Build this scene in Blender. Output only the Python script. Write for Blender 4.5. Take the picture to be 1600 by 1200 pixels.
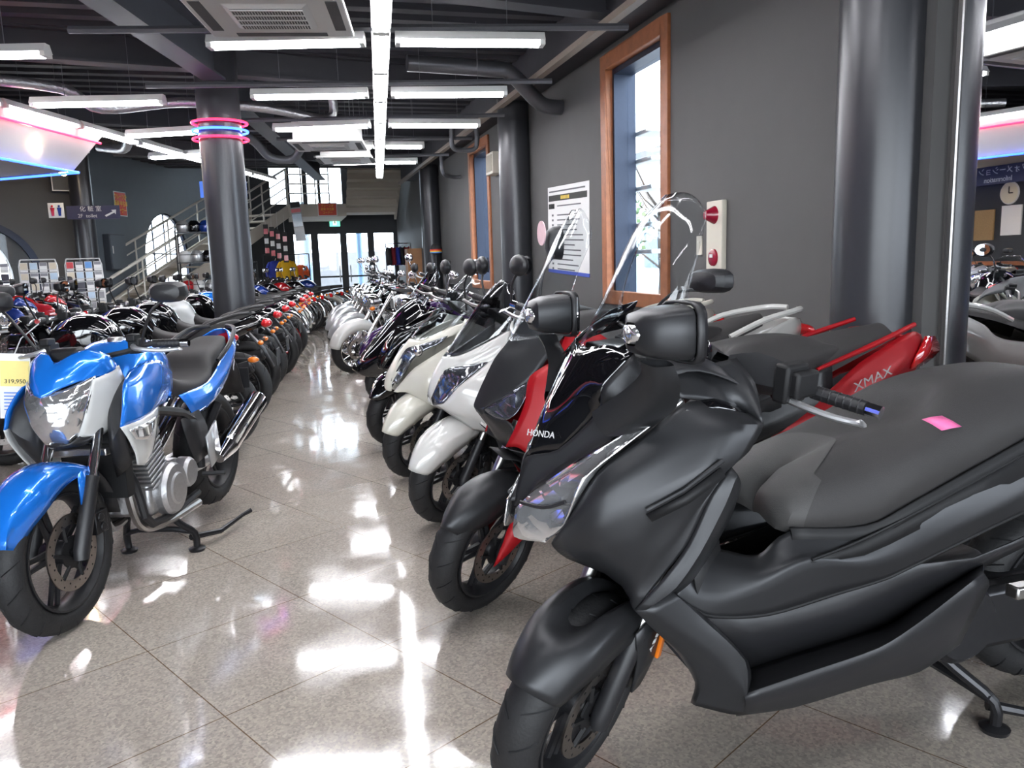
import bpy, bmesh, math, random
from mathutils import Vector, Matrix
rnd = random.Random(7)
PI = math.pi
sc = bpy.context.scene
for o in list(bpy.data.objects): bpy.data.objects.remove(o)
COL = sc.collection
# ------------------------------------------------------------ camera, world, exposure
def cam_basis(pitch, roll, yaw):
    p, r, y = math.radians(pitch), math.radians(roll), math.radians(yaw)
    fw = Vector((math.sin(y)*math.cos(p), math.cos(y)*math.cos(p), -math.sin(p)))
    rt = Vector((math.cos(y), -math.sin(y), 0)); up = rt.cross(fw)
    X = rt*math.cos(r) - up*math.sin(r); Y = up*math.cos(r) + rt*math.sin(r)
    return X, Y, -fw
cd = bpy.data.cameras.new('camera'); cam = bpy.data.objects.new('camera', cd); COL.objects.link(cam)
cx, cy, cz = cam_basis(8.95, 1.75, 15.0)
M = Matrix((cx, cy, cz)).transposed().to_4x4(); M.translation = (0, 0, 1.34); cam.matrix_world = M
cd.sensor_width = 36; cd.lens = 1240/1600*36; cd.clip_start = 0.02; cd.clip_end = 300
sc.camera = cam
sc.view_settings.view_transform = 'Standard'; sc.view_settings.look = 'None'
sc.view_settings.exposure = 1.5; sc.view_settings.gamma = 1.0; sc.view_settings.use_curve_mapping = False
w = bpy.data.worlds.new('World'); sc.world = w; w.use_nodes = True
bg = w.node_tree.nodes['Background']; bg.inputs[0].default_value = (0.86, 0.93, 1.0, 1); bg.inputs[1].default_value = 5.0
def portal(loc, rot, sx, sy):
    l = bpy.data.lights.new('window_portal', 'AREA'); l.shape = 'RECTANGLE'; l.size = sx; l.size_y = sy
    l.cycles.is_portal = True
    o = bpy.data.objects.new('window_portal', l); COL.objects.link(o); o.location = loc; o.rotation_euler = rot
portal((0, -5.2, 1.9), (PI/2, 0, 0), 9.0, 3.0)            # shop front behind the camera
portal((3.35, 7.03, 2.05), (0, -PI/2, 0)[::1], 2.3, 1.5)
portal((3.35, 13.33, 2.05), (0, -PI/2, 0), 2.3, 1.5)
portal((1.5, 25.3, 1.2), (-PI/2, 0, 0), 3.4, 2.3)
try:
    sc.cycles.use_denoising = True; sc.cycles.max_bounces = 7; sc.cycles.sample_clamp_indirect = 6.0
    sc.cycles.caustics_reflective = False; sc.cycles.caustics_refractive = False
except Exception: pass

# ------------------------------------------------------------ materials
MATS = {}
def mat(name, col, rough=0.5, metal=0.0, noise=0.0, nscale=40, bump=0.0, coat=0.0, emit=None, estr=0, alpha=1, trans=0, ior=1.45, spec=0.5, flake=0):
    if name in MATS: return MATS[name]
    m = bpy.data.materials.new(name); m.use_nodes = True; nt = m.node_tree; b = nt.nodes['Principled BSDF']
    b.inputs['Base Color'].default_value = (*col, 1); b.inputs['Roughness'].default_value = rough; b.inputs['Metallic'].default_value = metal
    b.inputs['Coat Weight'].default_value = coat; b.inputs['Coat Roughness'].default_value = 0.04
    b.inputs['IOR'].default_value = ior; b.inputs['Specular IOR Level'].default_value = spec
    if emit: b.inputs['Emission Color'].default_value = (*emit, 1); b.inputs['Emission Strength'].default_value = estr
    if trans: b.inputs['Transmission Weight'].default_value = trans
    if alpha < 1: b.inputs['Alpha'].default_value = alpha
    if noise or bump or flake:
        tc = nt.nodes.new('ShaderNodeTexCoord'); n = nt.nodes.new('ShaderNodeTexNoise'); n.inputs['Scale'].default_value = nscale; n.inputs['Detail'].default_value = 4
        nt.links.new(tc.outputs['Object'], n.inputs['Vector'])
        if noise:
            mx = nt.nodes.new('ShaderNodeMix'); mx.data_type = 'RGBA'
            mx.inputs[6].default_value = (*[max(0, c*(1-noise)) for c in col], 1); mx.inputs[7].default_value = (*[min(1, c*(1+noise)) for c in col], 1)
            nt.links.new(n.outputs['Fac'], mx.inputs[0]); nt.links.new(mx.outputs[2], b.inputs['Base Color'])
        if bump:
            bp = nt.nodes.new('ShaderNodeBump'); bp.inputs['Strength'].default_value = bump; bp.inputs['Distance'].default_value = 0.01
            nt.links.new(n.outputs['Fac'], bp.inputs['Height']); nt.links.new(bp.outputs[0], b.inputs['Normal'])
        if flake:
            mr = nt.nodes.new('ShaderNodeMapRange'); mr.inputs[3].default_value = max(0.02, rough-flake); mr.inputs[4].default_value = rough+flake
            nt.links.new(n.outputs['Fac'], mr.inputs[0]); nt.links.new(mr.outputs[0], b.inputs['Roughness'])
    MATS[name] = m
    return m
def glassy(name, tint, fac=0.12, rough=0.02):
    m = bpy.data.materials.new(name); m.use_nodes = True; nt = m.node_tree; nt.nodes.clear()
    out = nt.nodes.new('ShaderNodeOutputMaterial'); tr = nt.nodes.new('ShaderNodeBsdfTransparent'); gl = nt.nodes.new('ShaderNodeBsdfGlossy')
    mx = nt.nodes.new('ShaderNodeMixShader'); lw_ = nt.nodes.new('ShaderNodeLayerWeight'); lw_.inputs[0].default_value = .5
    pw = nt.nodes.new('ShaderNodeMath'); pw.operation = 'POWER'; pw.inputs[1].default_value = 4.0
    mt = nt.nodes.new('ShaderNodeMath'); mt.operation = 'MULTIPLY_ADD'; mt.inputs[1].default_value = .75; mt.inputs[2].default_value = fac*.25
    tr.inputs[0].default_value = (*tint, 1); gl.inputs['Roughness'].default_value = rough
    nt.links.new(lw_.outputs['Facing'], pw.inputs[0]); nt.links.new(pw.outputs[0], mt.inputs[0]); nt.links.new(mt.outputs[0], mx.inputs[0]); nt.links.new(tr.outputs[0], mx.inputs[1]); nt.links.new(gl.outputs[0], mx.inputs[2]); nt.links.new(mx.outputs[0], out.inputs[0])
    MATS[name] = m
    return m
def facet(name, col, sc_v):
    m = mat(name, col, .09, .85, coat=1.0, noise=.35, nscale=12); nt = m.node_tree; b = nt.nodes['Principled BSDF']
    v = nt.nodes.new('ShaderNodeTexVoronoi'); v.inputs['Scale'].default_value = sc_v; v.distance = 'CHEBYCHEV'
    tc = nt.nodes.new('ShaderNodeTexCoord'); nt.links.new(tc.outputs['Object'], v.inputs['Vector'])
    bp = nt.nodes.new('ShaderNodeBump'); bp.inputs['Strength'].default_value = .9; bp.inputs['Distance'].default_value = .012
    nt.links.new(v.outputs['Distance'], bp.inputs['Height']); nt.links.new(bp.outputs[0], b.inputs['Normal'])
    return m
matte = mat('matte_grey_paint', (.028,.0285,.031), .38, 0.4, noise=.06, nscale=300, spec=.5)
gblack = mat('gloss_black_plastic', (.004,.004,.005), .05, coat=1.0, flake=.01)
pblack = mat('black_plastic', (.016,.016,.018), .42, noise=.15, nscale=200)
dblack = mat('deep_black_plastic', (.006,.006,.007), .6, noise=.1)
seatm = mat('seat_vinyl', (.034,.032,.032), .62, bump=.25, nscale=500)
seatg = mat('seat_vinyl_grey', (.058,.056,.055), .55, bump=.25, nscale=500)
rubber = mat('tyre_rubber', (.014,.014,.015), .62, noise=.2, nscale=120, bump=.15)
chrome = mat('chrome', (.82,.82,.84), .07, 1.0, flake=.02)
steel = mat('brushed_steel', (.42,.41,.40), .32, 1.0, noise=.2, nscale=160)
alu = mat('cast_aluminium', (.46,.46,.47), .38, .85, noise=.15, nscale=90, bump=.15)
darkm = mat('dark_metal', (.03,.03,.033), .35, .6, noise=.2)
white = mat('gloss_white_paint', (.60,.61,.60), .18, coat=.8, noise=.02)
pearl = mat('pearl_white_paint', (.58,.575,.55), .22, coat=.8, noise=.03, nscale=400)
cream = mat('cream_white_paint', (.56,.54,.47), .24, coat=.8, noise=.03, nscale=400)
redm = mat('matte_red_paint', (.36,.004,.009), .42, .15, noise=.08, nscale=300)
redg = mat('gloss_red_paint', (.45,.01,.015), .15, coat=1, noise=.05)
blue = mat('metallic_blue_paint', (.012,.20,.80), .22, .35, coat=1, noise=.08, nscale=500)
dblue = mat('dark_blue_paint', (.01,.04,.25), .2, .2, coat=1, noise=.05)
leverm = mat('polished_lever', (.70,.70,.71), .3, .9, noise=.05)
silver = mat('silver_paint', (.42,.43,.44), .3, .6, coat=.6, noise=.05)
purple = mat('purple_black_paint', (.03,.01,.06), .15, coat=1, noise=.2)
clear = glassy('clear_windscreen', (.90,.92,.93), .12)
smoke = glassy('smoked_windscreen', (.62,.63,.65), .3)
lens = facet('lamp_lens', (.78,.80,.83), 11)
dlens = facet('dark_lamp_lens', (.20,.21,.24), 16)
amber = mat('amber_lens', (.75,.18,.01), .2, coat=1, noise=.2)
redl = mat('red_lens', (.55,.008,.012), .15, coat=1, noise=.3, nscale=60)
mirr = mat('mirror_glass', (.85,.86,.88), .01, 1.0)
disc = mat('brake_disc_steel', (.34,.31,.29), .3, 1, noise=.2, nscale=200)
pink = mat('pink_sticker', (.80,.16,.38), .5, noise=.15, nscale=150)
paper = mat('white_paper', (.75,.75,.74), .7, noise=.04)
ink = mat('black_ink', (.02,.02,.02), .7, noise=.1)
yellow = mat('yellow_print', (.85,.60,.05), .55, noise=.05)
wgrey = mat('off_white_lettering', (.62,.62,.62), .4, noise=.05)

# ------------------------------------------------------------ mesh helpers
class MB:
    def __init__(s): s.v = []; s.f = []; s.g = []
    def add(s, vs, fs):
        n = len(s.v); s.v += [tuple(v) for v in vs]; s.f += [tuple(i+n for i in f) for f in fs]; return s
    def box(s, a, b, rot=None, org=(0,0,0), taper=1.0):
        x0,y0,z0 = a; x1,y1,z1 = b; cx_, cy_ = (x0+x1)/2, (y0+y1)/2
        vs = []
        for z, t in ((z0,1.0),(z1,taper)):
            for x, y in ((x0,y0),(x1,y0),(x1,y1),(x0,y1)):
                v = Vector((cx_+(x-cx_)*t, cy_+(y-cy_)*t, z))
                if rot: v = rot @ v
                vs.append(v+Vector(org))
        return s.add(vs, [(3,2,1,0),(4,5,6,7),(0,1,5,4),(1,2,6,5),(2,3,7,6),(3,0,4,7)])
    def tube(s, pts, r, seg=10, caps=True, smooth=0):
        P = [Vector(p) for p in pts]
        if smooth:
            Q = []
            for i in range(len(P)-1):
                p0 = P[max(i-1,0)]; p1 = P[i]; p2 = P[i+1]; p3 = P[min(i+2,len(P)-1)]
                for k in range(smooth):
                    t = k/smooth
                    Q.append(0.5*((2*p1)+(p2-p0)*t+(2*p0-5*p1+4*p2-p3)*t*t+(3*p1-p0-3*p2+p3)*t**3))
            Q.append(P[-1]); P = Q
        rr = r if isinstance(r, (list, tuple)) else [r]*len(P)
        if len(rr) != len(P): rr = [rr[min(int(i/(len(P)-1)*(len(rr)-1)+1e-6), len(rr)-2)]*(1-((i/(len(P)-1)*(len(rr)-1)) - min(int(i/(len(P)-1)*(len(rr)-1)+1e-6), len(rr)-2))) + rr[min(int(i/(len(P)-1)*(len(rr)-1)+1e-6), len(rr)-2)+1]*((i/(len(P)-1)*(len(rr)-1)) - min(int(i/(len(P)-1)*(len(rr)-1)+1e-6), len(rr)-2)) for i in range(len(P))]
        vs, fs = [], []; up = None
        for i, p in enumerate(P):
            d = (P[min(i+1,len(P)-1)]-P[max(i-1,0)]).normalized()
            if up is None: up = Vector((0,0,1)) if abs(d.z) < .9 else Vector((1,0,0))
            a = d.cross(up).normalized(); b = a.cross(d).normalized(); up = b
            for k in range(seg):
                t = 2*PI*k/seg; vs.append(p+(a*math.cos(t)+b*math.sin(t))*rr[i])
        for i in range(len(P)-1):
            for k in range(seg):
                k2 = (k+1)%seg; fs.append((i*seg+k, i*seg+k2, (i+1)*seg+k2, (i+1)*seg+k))
        if caps: fs.append(tuple(range(seg))[::-1]); fs.append(tuple((len(P)-1)*seg+k for k in range(seg)))
        return s.add(vs, fs)
    def lathe(s, prof, c=(0,0,0), axis='Y', seg=32, close=False, mtx=None):
        # prof: (radius, offset along the axis)
        vs, fs = [], []; n = len(prof)
        for k in range(seg):
            t = 2*PI*k/seg; ct, st = math.cos(t), math.sin(t)
            for r, h in prof:
                v = {'Y': (r*ct, h, r*st), 'Z': (r*ct, r*st, h), 'X': (h, r*ct, r*st)}[axis]
                v = Vector(v)
                if mtx: v = mtx @ v
                vs.append(v+Vector(c))
        m = n if close else n-1
        for k in range(seg):
            k2 = (k+1)%seg
            for i in range(m):
                j = (i+1)%n; fs.append((k*n+i, k2*n+i, k2*n+j, k*n+j))
        if not close:
            if prof[0][0] > 1e-5: fs.append(tuple(k*n for k in range(seg)))
            if prof[-1][0] > 1e-5: fs.append(tuple(k*n+n-1 for k in range(seg))[::-1])
        return s.add(vs, fs)
    def ell(s, c, r, rot=None, seg=16, rings=10):
        vs, fs = [], []
        for i in range(rings+1):
            ph = PI*i/rings
            for k in range(seg):
                t = 2*PI*k/seg; v = Vector((r[0]*math.sin(ph)*math.cos(t), r[1]*math.sin(ph)*math.sin(t), r[2]*math.cos(ph)))
                if rot: v = rot @ v
                vs.append(v+Vector(c))
        for i in range(rings):
            for k in range(seg):
                k2 = (k+1)%seg; fs.append((i*seg+k, (i+1)*seg+k, (i+1)*seg+k2, i*seg+k2))
        return s.add(vs, fs)
    def prism(s, poly, d, axis='y', c=0.0):
        n = len(poly); vs = []
        for t in (c-d/2, c+d/2):
            for a, b in poly: vs.append({'y': (a, t, b), 'x': (t, a, b), 'z': (a, b, t)}[axis])
        fs = [tuple(range(n))[::-1], tuple(range(n, 2*n))] + [(i, (i+1)%n, n+(i+1)%n, n+i) for i in range(n)]
        return s.add(vs, fs)
    def sheet(s, rows, n=None, flip=False):
        m = n or max(len(r) for r in rows); R = []
        for r in rows:
            r = [Vector(p) for p in r]
            if len(r) != m:
                L = [0]
                for i in range(1, len(r)): L.append(L[-1]+(r[i]-r[i-1]).length)
                q = []
                for k in range(m):
                    t = L[-1]*k/(m-1); i = 0
                    while i < len(r)-2 and L[i+1] < t: i += 1
                    u = (t-L[i])/max(1e-9, L[i+1]-L[i]); q.append(r[i].lerp(r[i+1], min(1, max(0, u))))
                r = q
            R.append(r)
        s.g.append(R); return s
    def mirror(s):
        n = len(s.v); s.v += [(x, -y, z) for x, y, z in s.v]; s.f += [tuple(i+n for i in f)[::-1] for f in s.f]
        G = []
        for R in s.g:
            Q = [[Vector((p.x, -p.y, p.z)) for p in r] for r in R]
            if all(abs(p.y) < 2e-3 for p in R[0]): G.append(Q[:0:-1]+R)
            elif all(abs(p.y) < 2e-3 for p in R[-1]): G.append(R[:-1]+Q[::-1])
            else: G += [R, Q]
        s.g = G; return s
    def xf(s, m): s.v = [tuple(m @ Vector(v)) for v in s.v]; s.g = [[[m @ p for p in r] for r in R] for R in s.g]; return s
    @staticmethod
    def refine(R, k, lin):
        def line(P, lin):
            Q = []; n = len(P)
            closed = (P[0]-P[-1]).length < 1e-4 and n > 3
            for i in range(n-1):
                p1, p2 = P[i], P[i+1]
                p0 = P[i-1] if i else (P[-2] if closed else 2*p1-p2); p3 = P[i+2] if i < n-2 else (P[1] if closed else 2*p2-p1)
                for j in range(k):
                    t = j/k; c = 0.5*((2*p1)+(p2-p0)*t+(2*p0-5*p1+4*p2-p3)*t*t+(3*p1-p0-3*p2+p3)*t**3)
                    Q.append(c.lerp(p1.lerp(p2, t), lin))
            Q.append(P[-1].copy()); return Q
        R = [line(r, .25 if lin else 0) for r in R]
        C_ = [line([r[j] for r in R], lin) for j in range(len(R[0]))]
        return [[C_[j][i] for j in range(len(C_))] for i in range(len(C_[0]))]
    def build(s, name, m, parent=None, smooth=30, sub=0, thick=0, crease=0, bevel=0, merge=True, loc=None):
        me = bpy.data.meshes.new(name); bm = bmesh.new()
        for R in s.g:
            if sub: R = MB.refine(R, 2*sub, crease)
            m_ = len(R[0]); s.add([v for r in R for v in r], [(i*m_+j, i*m_+j+1, (i+1)*m_+j+1, (i+1)*m_+j) for i in range(len(R)-1) for j in range(m_-1)])
        vv = [bm.verts.new(v) for v in s.v]
        for f in s.f:
            try: bm.faces.new([vv[i] for i in f])
            except ValueError: pass
        if merge: bmesh.ops.remove_doubles(bm, verts=bm.verts, dist=1e-4)
        bmesh.ops.recalc_face_normals(bm, faces=bm.faces)
        for f in bm.faces: f.smooth = smooth > 0
        bm.to_mesh(me); bm.free()
        if smooth and smooth < 180: me.set_sharp_from_angle(angle=math.radians(smooth if not sub else 38))
        me.materials.append(m)
        o = bpy.data.objects.new(name, me); COL.objects.link(o)
        if parent: o.parent = parent
        if loc: o.location = loc
        if thick: md = o.modifiers.new('t', 'SOLIDIFY'); md.thickness = thick; md.offset = 0
        if bevel: md = o.modifiers.new('b', 'BEVEL'); md.width = bevel; md.segments = 2; md.limit_method = 'ANGLE'
        return o
def empty(name, label, cat, loc=(0,0,0), rz=0, group=None):
    o = bpy.data.objects.new(name, None); COL.objects.link(o); o.location = loc; o.rotation_euler = (0,0,rz)
    o.empty_display_size = .1
    return tag(o, label, cat, group)
def tag(o, label, cat, group=None):
    o['label'] = label; o['category'] = cat
    if group: o['group'] = group
    return o
def struct(o, stuff=None): o['kind'] = 'structure'; return o
def children(o): return [c for c in bpy.data.objects if c.parent == o]
def copy_tree(o, parent=None, ch=None):
    c = o.copy(); COL.objects.link(c)
    if parent: c.parent = parent
    for k in list(o.children): copy_tree(k, c)
    return c
def text(body, size, m, name, parent, loc, rot, depth=.001, align='CENTER', sx=1.0):
    cu = bpy.data.curves.new(name, 'FONT'); cu.body = body; cu.size = size; cu.extrude = depth; cu.align_x = align; cu.align_y = 'CENTER'
    t = bpy.data.objects.new(name, cu); COL.objects.link(t)
    dg = bpy.context.evaluated_depsgraph_get(); me = bpy.data.meshes.new_from_object(t.evaluated_get(dg))
    bpy.data.objects.remove(t); me.name = name
    o = bpy.data.objects.new(name, me); COL.objects.link(o); me.materials.clear(); me.materials.append(m)
    o.parent = parent; o.location = loc; o.rotation_euler = rot; o.scale = (sx, 1, 1)
    return o

# ============================================================ THE ROOM
WX = 3.12
def node_floor():
    m = bpy.data.materials.new('granite_floor'); m.use_nodes = True; nt = m.node_tree; b = nt.nodes['Principled BSDF']; N = nt.nodes.new; Lk = nt.links.new
    tc = N('ShaderNodeTexCoord'); mp = N('ShaderNodeMapping'); mp.vector_type = 'TEXTURE'
    mp.inputs['Location'].default_value = (.231, 2.677, 0); mp.inputs['Rotation'].default_value = (0, 0, math.radians(29.8))
    Lk(tc.outputs['Object'], mp.inputs[0])
    br = N('ShaderNodeTexBrick'); br.offset = 0; br.squash = 1
    br.inputs['Scale'].default_value = 1; br.inputs['Brick Width'].default_value = .605; br.inputs['Row Height'].default_value = .605; br.inputs['Mortar Size'].default_value = .0022; br.inputs['Mortar Smooth'].default_value = .2
    br.inputs['Color1'].default_value = (.43,.39,.352,1); br.inputs['Color2'].default_value = (.45,.41,.365,1); br.inputs['Mortar'].default_value = (.17,.115,.07,1)
    Lk(mp.outputs[0], br.inputs['Vector'])
    v = N('ShaderNodeTexVoronoi'); v.inputs['Scale'].default_value = 130; Lk(tc.outputs['Object'], v.inputs['Vector'])
    cr = N('ShaderNodeValToRGB'); e = cr.color_ramp.elements; e[0].position = .1; e[0].color = (.62,.62,.64,1); e[1].position = .9; e[1].color = (1.22,1.18,1.12,1)
    Lk(v.outputs['Color'], cr.inputs[0])
    mu = N('ShaderNodeMix'); mu.data_type = 'RGBA'; mu.blend_type = 'MULTIPLY'; mu.inputs[0].default_value = .75
    Lk(br.outputs['Color'], mu.inputs[6]); Lk(cr.outputs[0], mu.inputs[7])
    n2 = N('ShaderNodeTexNoise'); n2.inputs['Scale'].default_value = 2.2; n2.inputs['Detail'].default_value = 5; Lk(tc.outputs['Object'], n2.inputs['Vector'])
    c2 = N('ShaderNodeValToRGB'); c2.color_ramp.elements[0].color = (.84,.82,.80,1); c2.color_ramp.elements[1].color = (1.1,1.1,1.1,1); Lk(n2.outputs['Fac'], c2.inputs[0])
    m2 = N('ShaderNodeMix'); m2.data_type = 'RGBA'; m2.blend_type = 'MULTIPLY'; m2.inputs[0].default_value = 1; Lk(mu.outputs[2], m2.inputs[6]); Lk(c2.outputs[0], m2.inputs[7])
    Lk(m2.outputs[2], b.inputs['Base Color'])
    n3 = N('ShaderNodeTexNoise'); n3.inputs['Scale'].default_value = 5; n3.inputs['Detail'].default_value = 8; Lk(tc.outputs['Object'], n3.inputs['Vector'])
    mr = N('ShaderNodeMapRange'); mr.inputs[1].default_value = .35; mr.inputs[2].default_value = .75; mr.inputs[3].default_value = .045; mr.inputs[4].default_value = .17; Lk(n3.outputs['Fac'], mr.inputs[0]); Lk(mr.outputs[0], b.inputs['Roughness'])
    bp = N('ShaderNodeBump'); bp.inputs['Strength'].default_value = .12; bp.inputs['Distance'].default_value = .002; Lk(br.outputs['Fac'], bp.inputs['Height']); bp.invert = True; Lk(bp.outputs[0], b.inputs['Normal'])
    b.inputs['Specular IOR Level'].default_value = .75
    return m
floorm = node_floor()
wallm = mat('charcoal_wall_paint', (.098,.096,.095), .75, noise=.05, nscale=6, bump=.03)
wallb = mat('slate_blue_wall_paint', (.115,.135,.155), .7, noise=.06, nscale=5)
blackw = mat('black_wall_panel', (.03,.032,.036), .6, noise=.1, nscale=5)
deckm = mat('dark_ceiling_paint', (.048,.048,.056), .65, noise=.15, nscale=4)
beamm = mat('painted_steel_beam', (.06,.066,.08), .5, .2, noise=.1, nscale=6)
colm = mat('gloss_charcoal_column', (.038,.039,.044), .30, .1, noise=.05)
wood = mat('reddish_window_wood', (.33,.115,.045), .5, noise=.35, nscale=14)
sash = mat('dark_blue_aluminium', (.018,.025,.045), .4, .4, noise=.1)
beige = mat('beige_painted_steel', (.50,.45,.38), .6, noise=.05, nscale=6)
stairw = mat('ivory_railing_paint', (.55,.53,.48), .45, noise=.04)
soffitm = mat('white_soffit_paint', (.50,.49,.48), .55, noise=.03, nscale=5)
housing = mat('white_enamel_housing', (.72,.72,.70), .4, noise=.03)
conduit = mat('grey_conduit', (.16,.165,.18), .45, .5, noise=.1)
foil = mat('silver_foil_duct', (.52,.52,.53), .28, .9, bump=.9, nscale=38, noise=.2)
tubee = mat('fluorescent_tube_glow', (1,1,1), .3, emit=(.95,.95,1.0), estr=12, noise=.01)
rede = mat('red_neon_glow', (1,.05,.1), .3, emit=(1,.02,.07), estr=1.6, noise=.01)
bluee = mat('blue_neon_glow', (.05,.15,1), .3, emit=(.03,.10,1), estr=2.6, noise=.01)
bulbe = mat('warm_bulb_glow', (1,.8,.5), .3, emit=(1,.78,.5), estr=30, noise=.01)
glassm = glassy('window_glass', (.90,.94,.97), .1)
asph = mat('outdoor_asphalt', (.20,.20,.21), .8, noise=.2, nscale=3)
leafm = mat('tree_leaves', (.12,.18,.08), .8, noise=.4, nscale=6)
outw = mat('outdoor_pale_render', (.62,.64,.68), .8, noise=.08, nscale=2)
outd = mat('outdoor_grey_fence', (.26,.25,.25), .8, noise=.15, nscale=5)
outg = mat('outdoor_dark_glass', (.08,.12,.18), .2, noise=.2)

f = MB().box((-9,-5.2,-.12),(3.42,25.3,0)).build('floor', floorm); struct(f)
# right wall with two tall windows
W1 = (6.30, 7.76, .88, 3.26); W2 = (12.60, 14.06, .88, 3.26)
b = MB(); x0, x1 = WX, WX+.30; ZT = 4.6
ys = [-5.2, W1[0], W1[1], W2[0], W2[1], 25.3]
for a, c_ in ((ys[0],ys[1]),(ys[2],ys[3]),(ys[4],ys[5])): b.box((x0,a,0),(x1,c_,ZT))
for w_ in (W1, W2): b.box((x0,w_[0],0),(x1,w_[1],w_[2])); b.box((x0,w_[0],w_[3]),(x1,w_[1],ZT))
struct(b.build('wall_right', wallm, smooth=0))
for i, w_ in enumerate((W1, W2)):
    y0, y1, z0, z1 = w_
    e = empty('window_%d' % (i+1), '', ''); del e['label']; del e['category']; e['kind'] = 'structure'; e.location = (WX, (y0+y1)/2, z0)
    inv = Matrix.Translation((-WX, -(y0+y1)/2, -z0))
    fr = MB(); t = .11
    for a, c_ in (((WX-.03,y0-.02,z0-.02),(WX+.05,y0+t,z1+.03)), ((WX-.03,y1-t,z0-.02),(WX+.05,y1+.02,z1+.03)), ((WX-.03,y0+t,z1-t),(WX+.05,y1-t,z1+.03)), ((WX-.03,y0+t,z0-.02),(WX+.05,y1-t,z0+t))): fr.box(a, c_)
    fr.xf(inv).build('window_frame', wood, e, smooth=0, bevel=.006)
    rv = MB()
    for a, c_ in (((WX+.05,y0,z0),(WX+.26,y0+.06,z1)), ((WX+.05,y1-.15,z0),(WX+.28,y1,z1)), ((WX+.05,y0+.06,z1-.16),(WX+.26,y1-.15,z1)), ((WX+.05,y0+.06,z0),(WX+.26,y1-.15,z0+.06))): rv.box(a, c_)
    rv.xf(inv).build('sash', sash, e, smooth=0)
    MB().box((WX+.19,y0+.06,z0+.06),(WX+.198,y1-.15,z1-.16)).xf(inv).build('pane', glassm, e, smooth=0)
# louvre shelves outside the first window
for k, z in enumerate((1.35, 1.62, 1.98, 2.25, 2.52)):
    o = MB().box((WX+.302,7.30,z),(WX+.95,7.72,z+.045)).build('outdoor_rail', housing, smooth=0, bevel=.01)
    tag(o, ['lowest','second lowest','middle','second highest','highest'][k]+' pale bar outside the nearest tall window', 'rail', 'pale bars outside the nearest tall window')
# far wall with glazed doors below and upper windows
b = MB(); YF = 24.6
xs = [-.85, .02, .70, .80, 1.52, 1.62, 2.33, 2.43, 3.12]
b.box((-2.4,YF,0),(.02,YF+.2,2.32)); b.box((3.06,YF,0),(3.12,YF+.2,2.32)); b.box((.62,YF,0),(.72,YF+.2,2.32)); b.box((1.47,YF,0),(1.55,YF+.2,2.32)); b.box((2.28,YF,0),(2.36,YF+.2,2.32)); b.box((-2.4,YF,2.32),(3.12,YF+.2,3.12))
b.box((-2.4,YF,4.25),(3.12,YF+.2,5.2)); b.box((.42,YF,3.12),(.55,YF+.2,4.25)); b.box((1.55,YF,3.12),(3.12,YF+.2,4.25)); b.box((-2.4,YF,3.12),(-.5,YF+.2,4.25))
b.box((0.0,YF,3.12),(.06,YF+.2,4.25)); b.box((.85,YF,3.12),(.93,YF+.2,4.25))
struct(b.build('wall_back', blackw, smooth=0))
for i, (a, c_) in enumerate(((.02,.62),(.72,1.47),(1.55,2.28),(2.36,3.06))):
    e = empty('door_%d' % (i+1), '', ''); del e['label']; del e['category']; e['kind'] = 'structure'; e.location = ((a+c_)/2, YF+.06, 0)
    inv = Matrix.Translation((-(a+c_)/2, -YF-.06, 0)); t = .055
    fr = MB()
    for p, q in (((a,YF,0),(a+t,YF+.1,2.32)),((c_-t,YF,0),(c_,YF+.1,2.32)),((a+t,YF,2.24),(c_-t,YF+.1,2.32)),((a+t,YF,0),(c_-t,YF+.1,.12))): fr.box(p, q)
    if i in (1, 2): fr.box((a+t,YF+.03,.95),(c_-t,YF+.07,1.0))
    fr.xf(inv).build('door_frame', blackw, e, smooth=0)
    MB().box((a+t,YF+.04,.12),(c_-t,YF+.048,2.24)).xf(inv).build('pane', glassm, e, smooth=0)
    if i in (1, 2): MB().tube([(a+.12 if i == 2 else c_-.12, YF-.05, .8),(a+.12 if i == 2 else c_-.12, YF-.05, 1.3)], .015).xf(inv).build('door_handle', steel, e)
struct(MB().box((-2.4,YF+.09,3.12),(1.6,YF+.1,4.25)).build('window_3', glassm, smooth=0))
# left walls
def wall_seg(name, p, q, z0, z1, m, t=.15):
    p, q = Vector((*p, 0)), Vector((*q, 0)); d = (q-p).normalized(); n = Vector((-d.y, d.x, 0))*t
    return struct(MB().add([p+Vector((0,0,z0)), q+Vector((0,0,z0)), q+n+Vector((0,0,z0)), p+n+Vector((0,0,z0)), p+Vector((0,0,z1)), q+Vector((0,0,z1)), q+n+Vector((0,0,z1)), p+n+Vector((0,0,z1))], [(3,2,1,0),(4,5,6,7),(0,1,5,4),(1,2,6,5),(2,3,7,6),(3,0,4,7)]).build(name, m, smooth=0))
LD = Vector((math.sin(math.radians(18)), math.cos(math.radians(18)), 0)); LP = Vector((-3.72, 17.5, 0)); LN = Vector((LD.y, -LD.x, 0))
def lw(t, z, off=0): return LP + LD*t + Vector((0,0,z)) + LN*off
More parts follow.
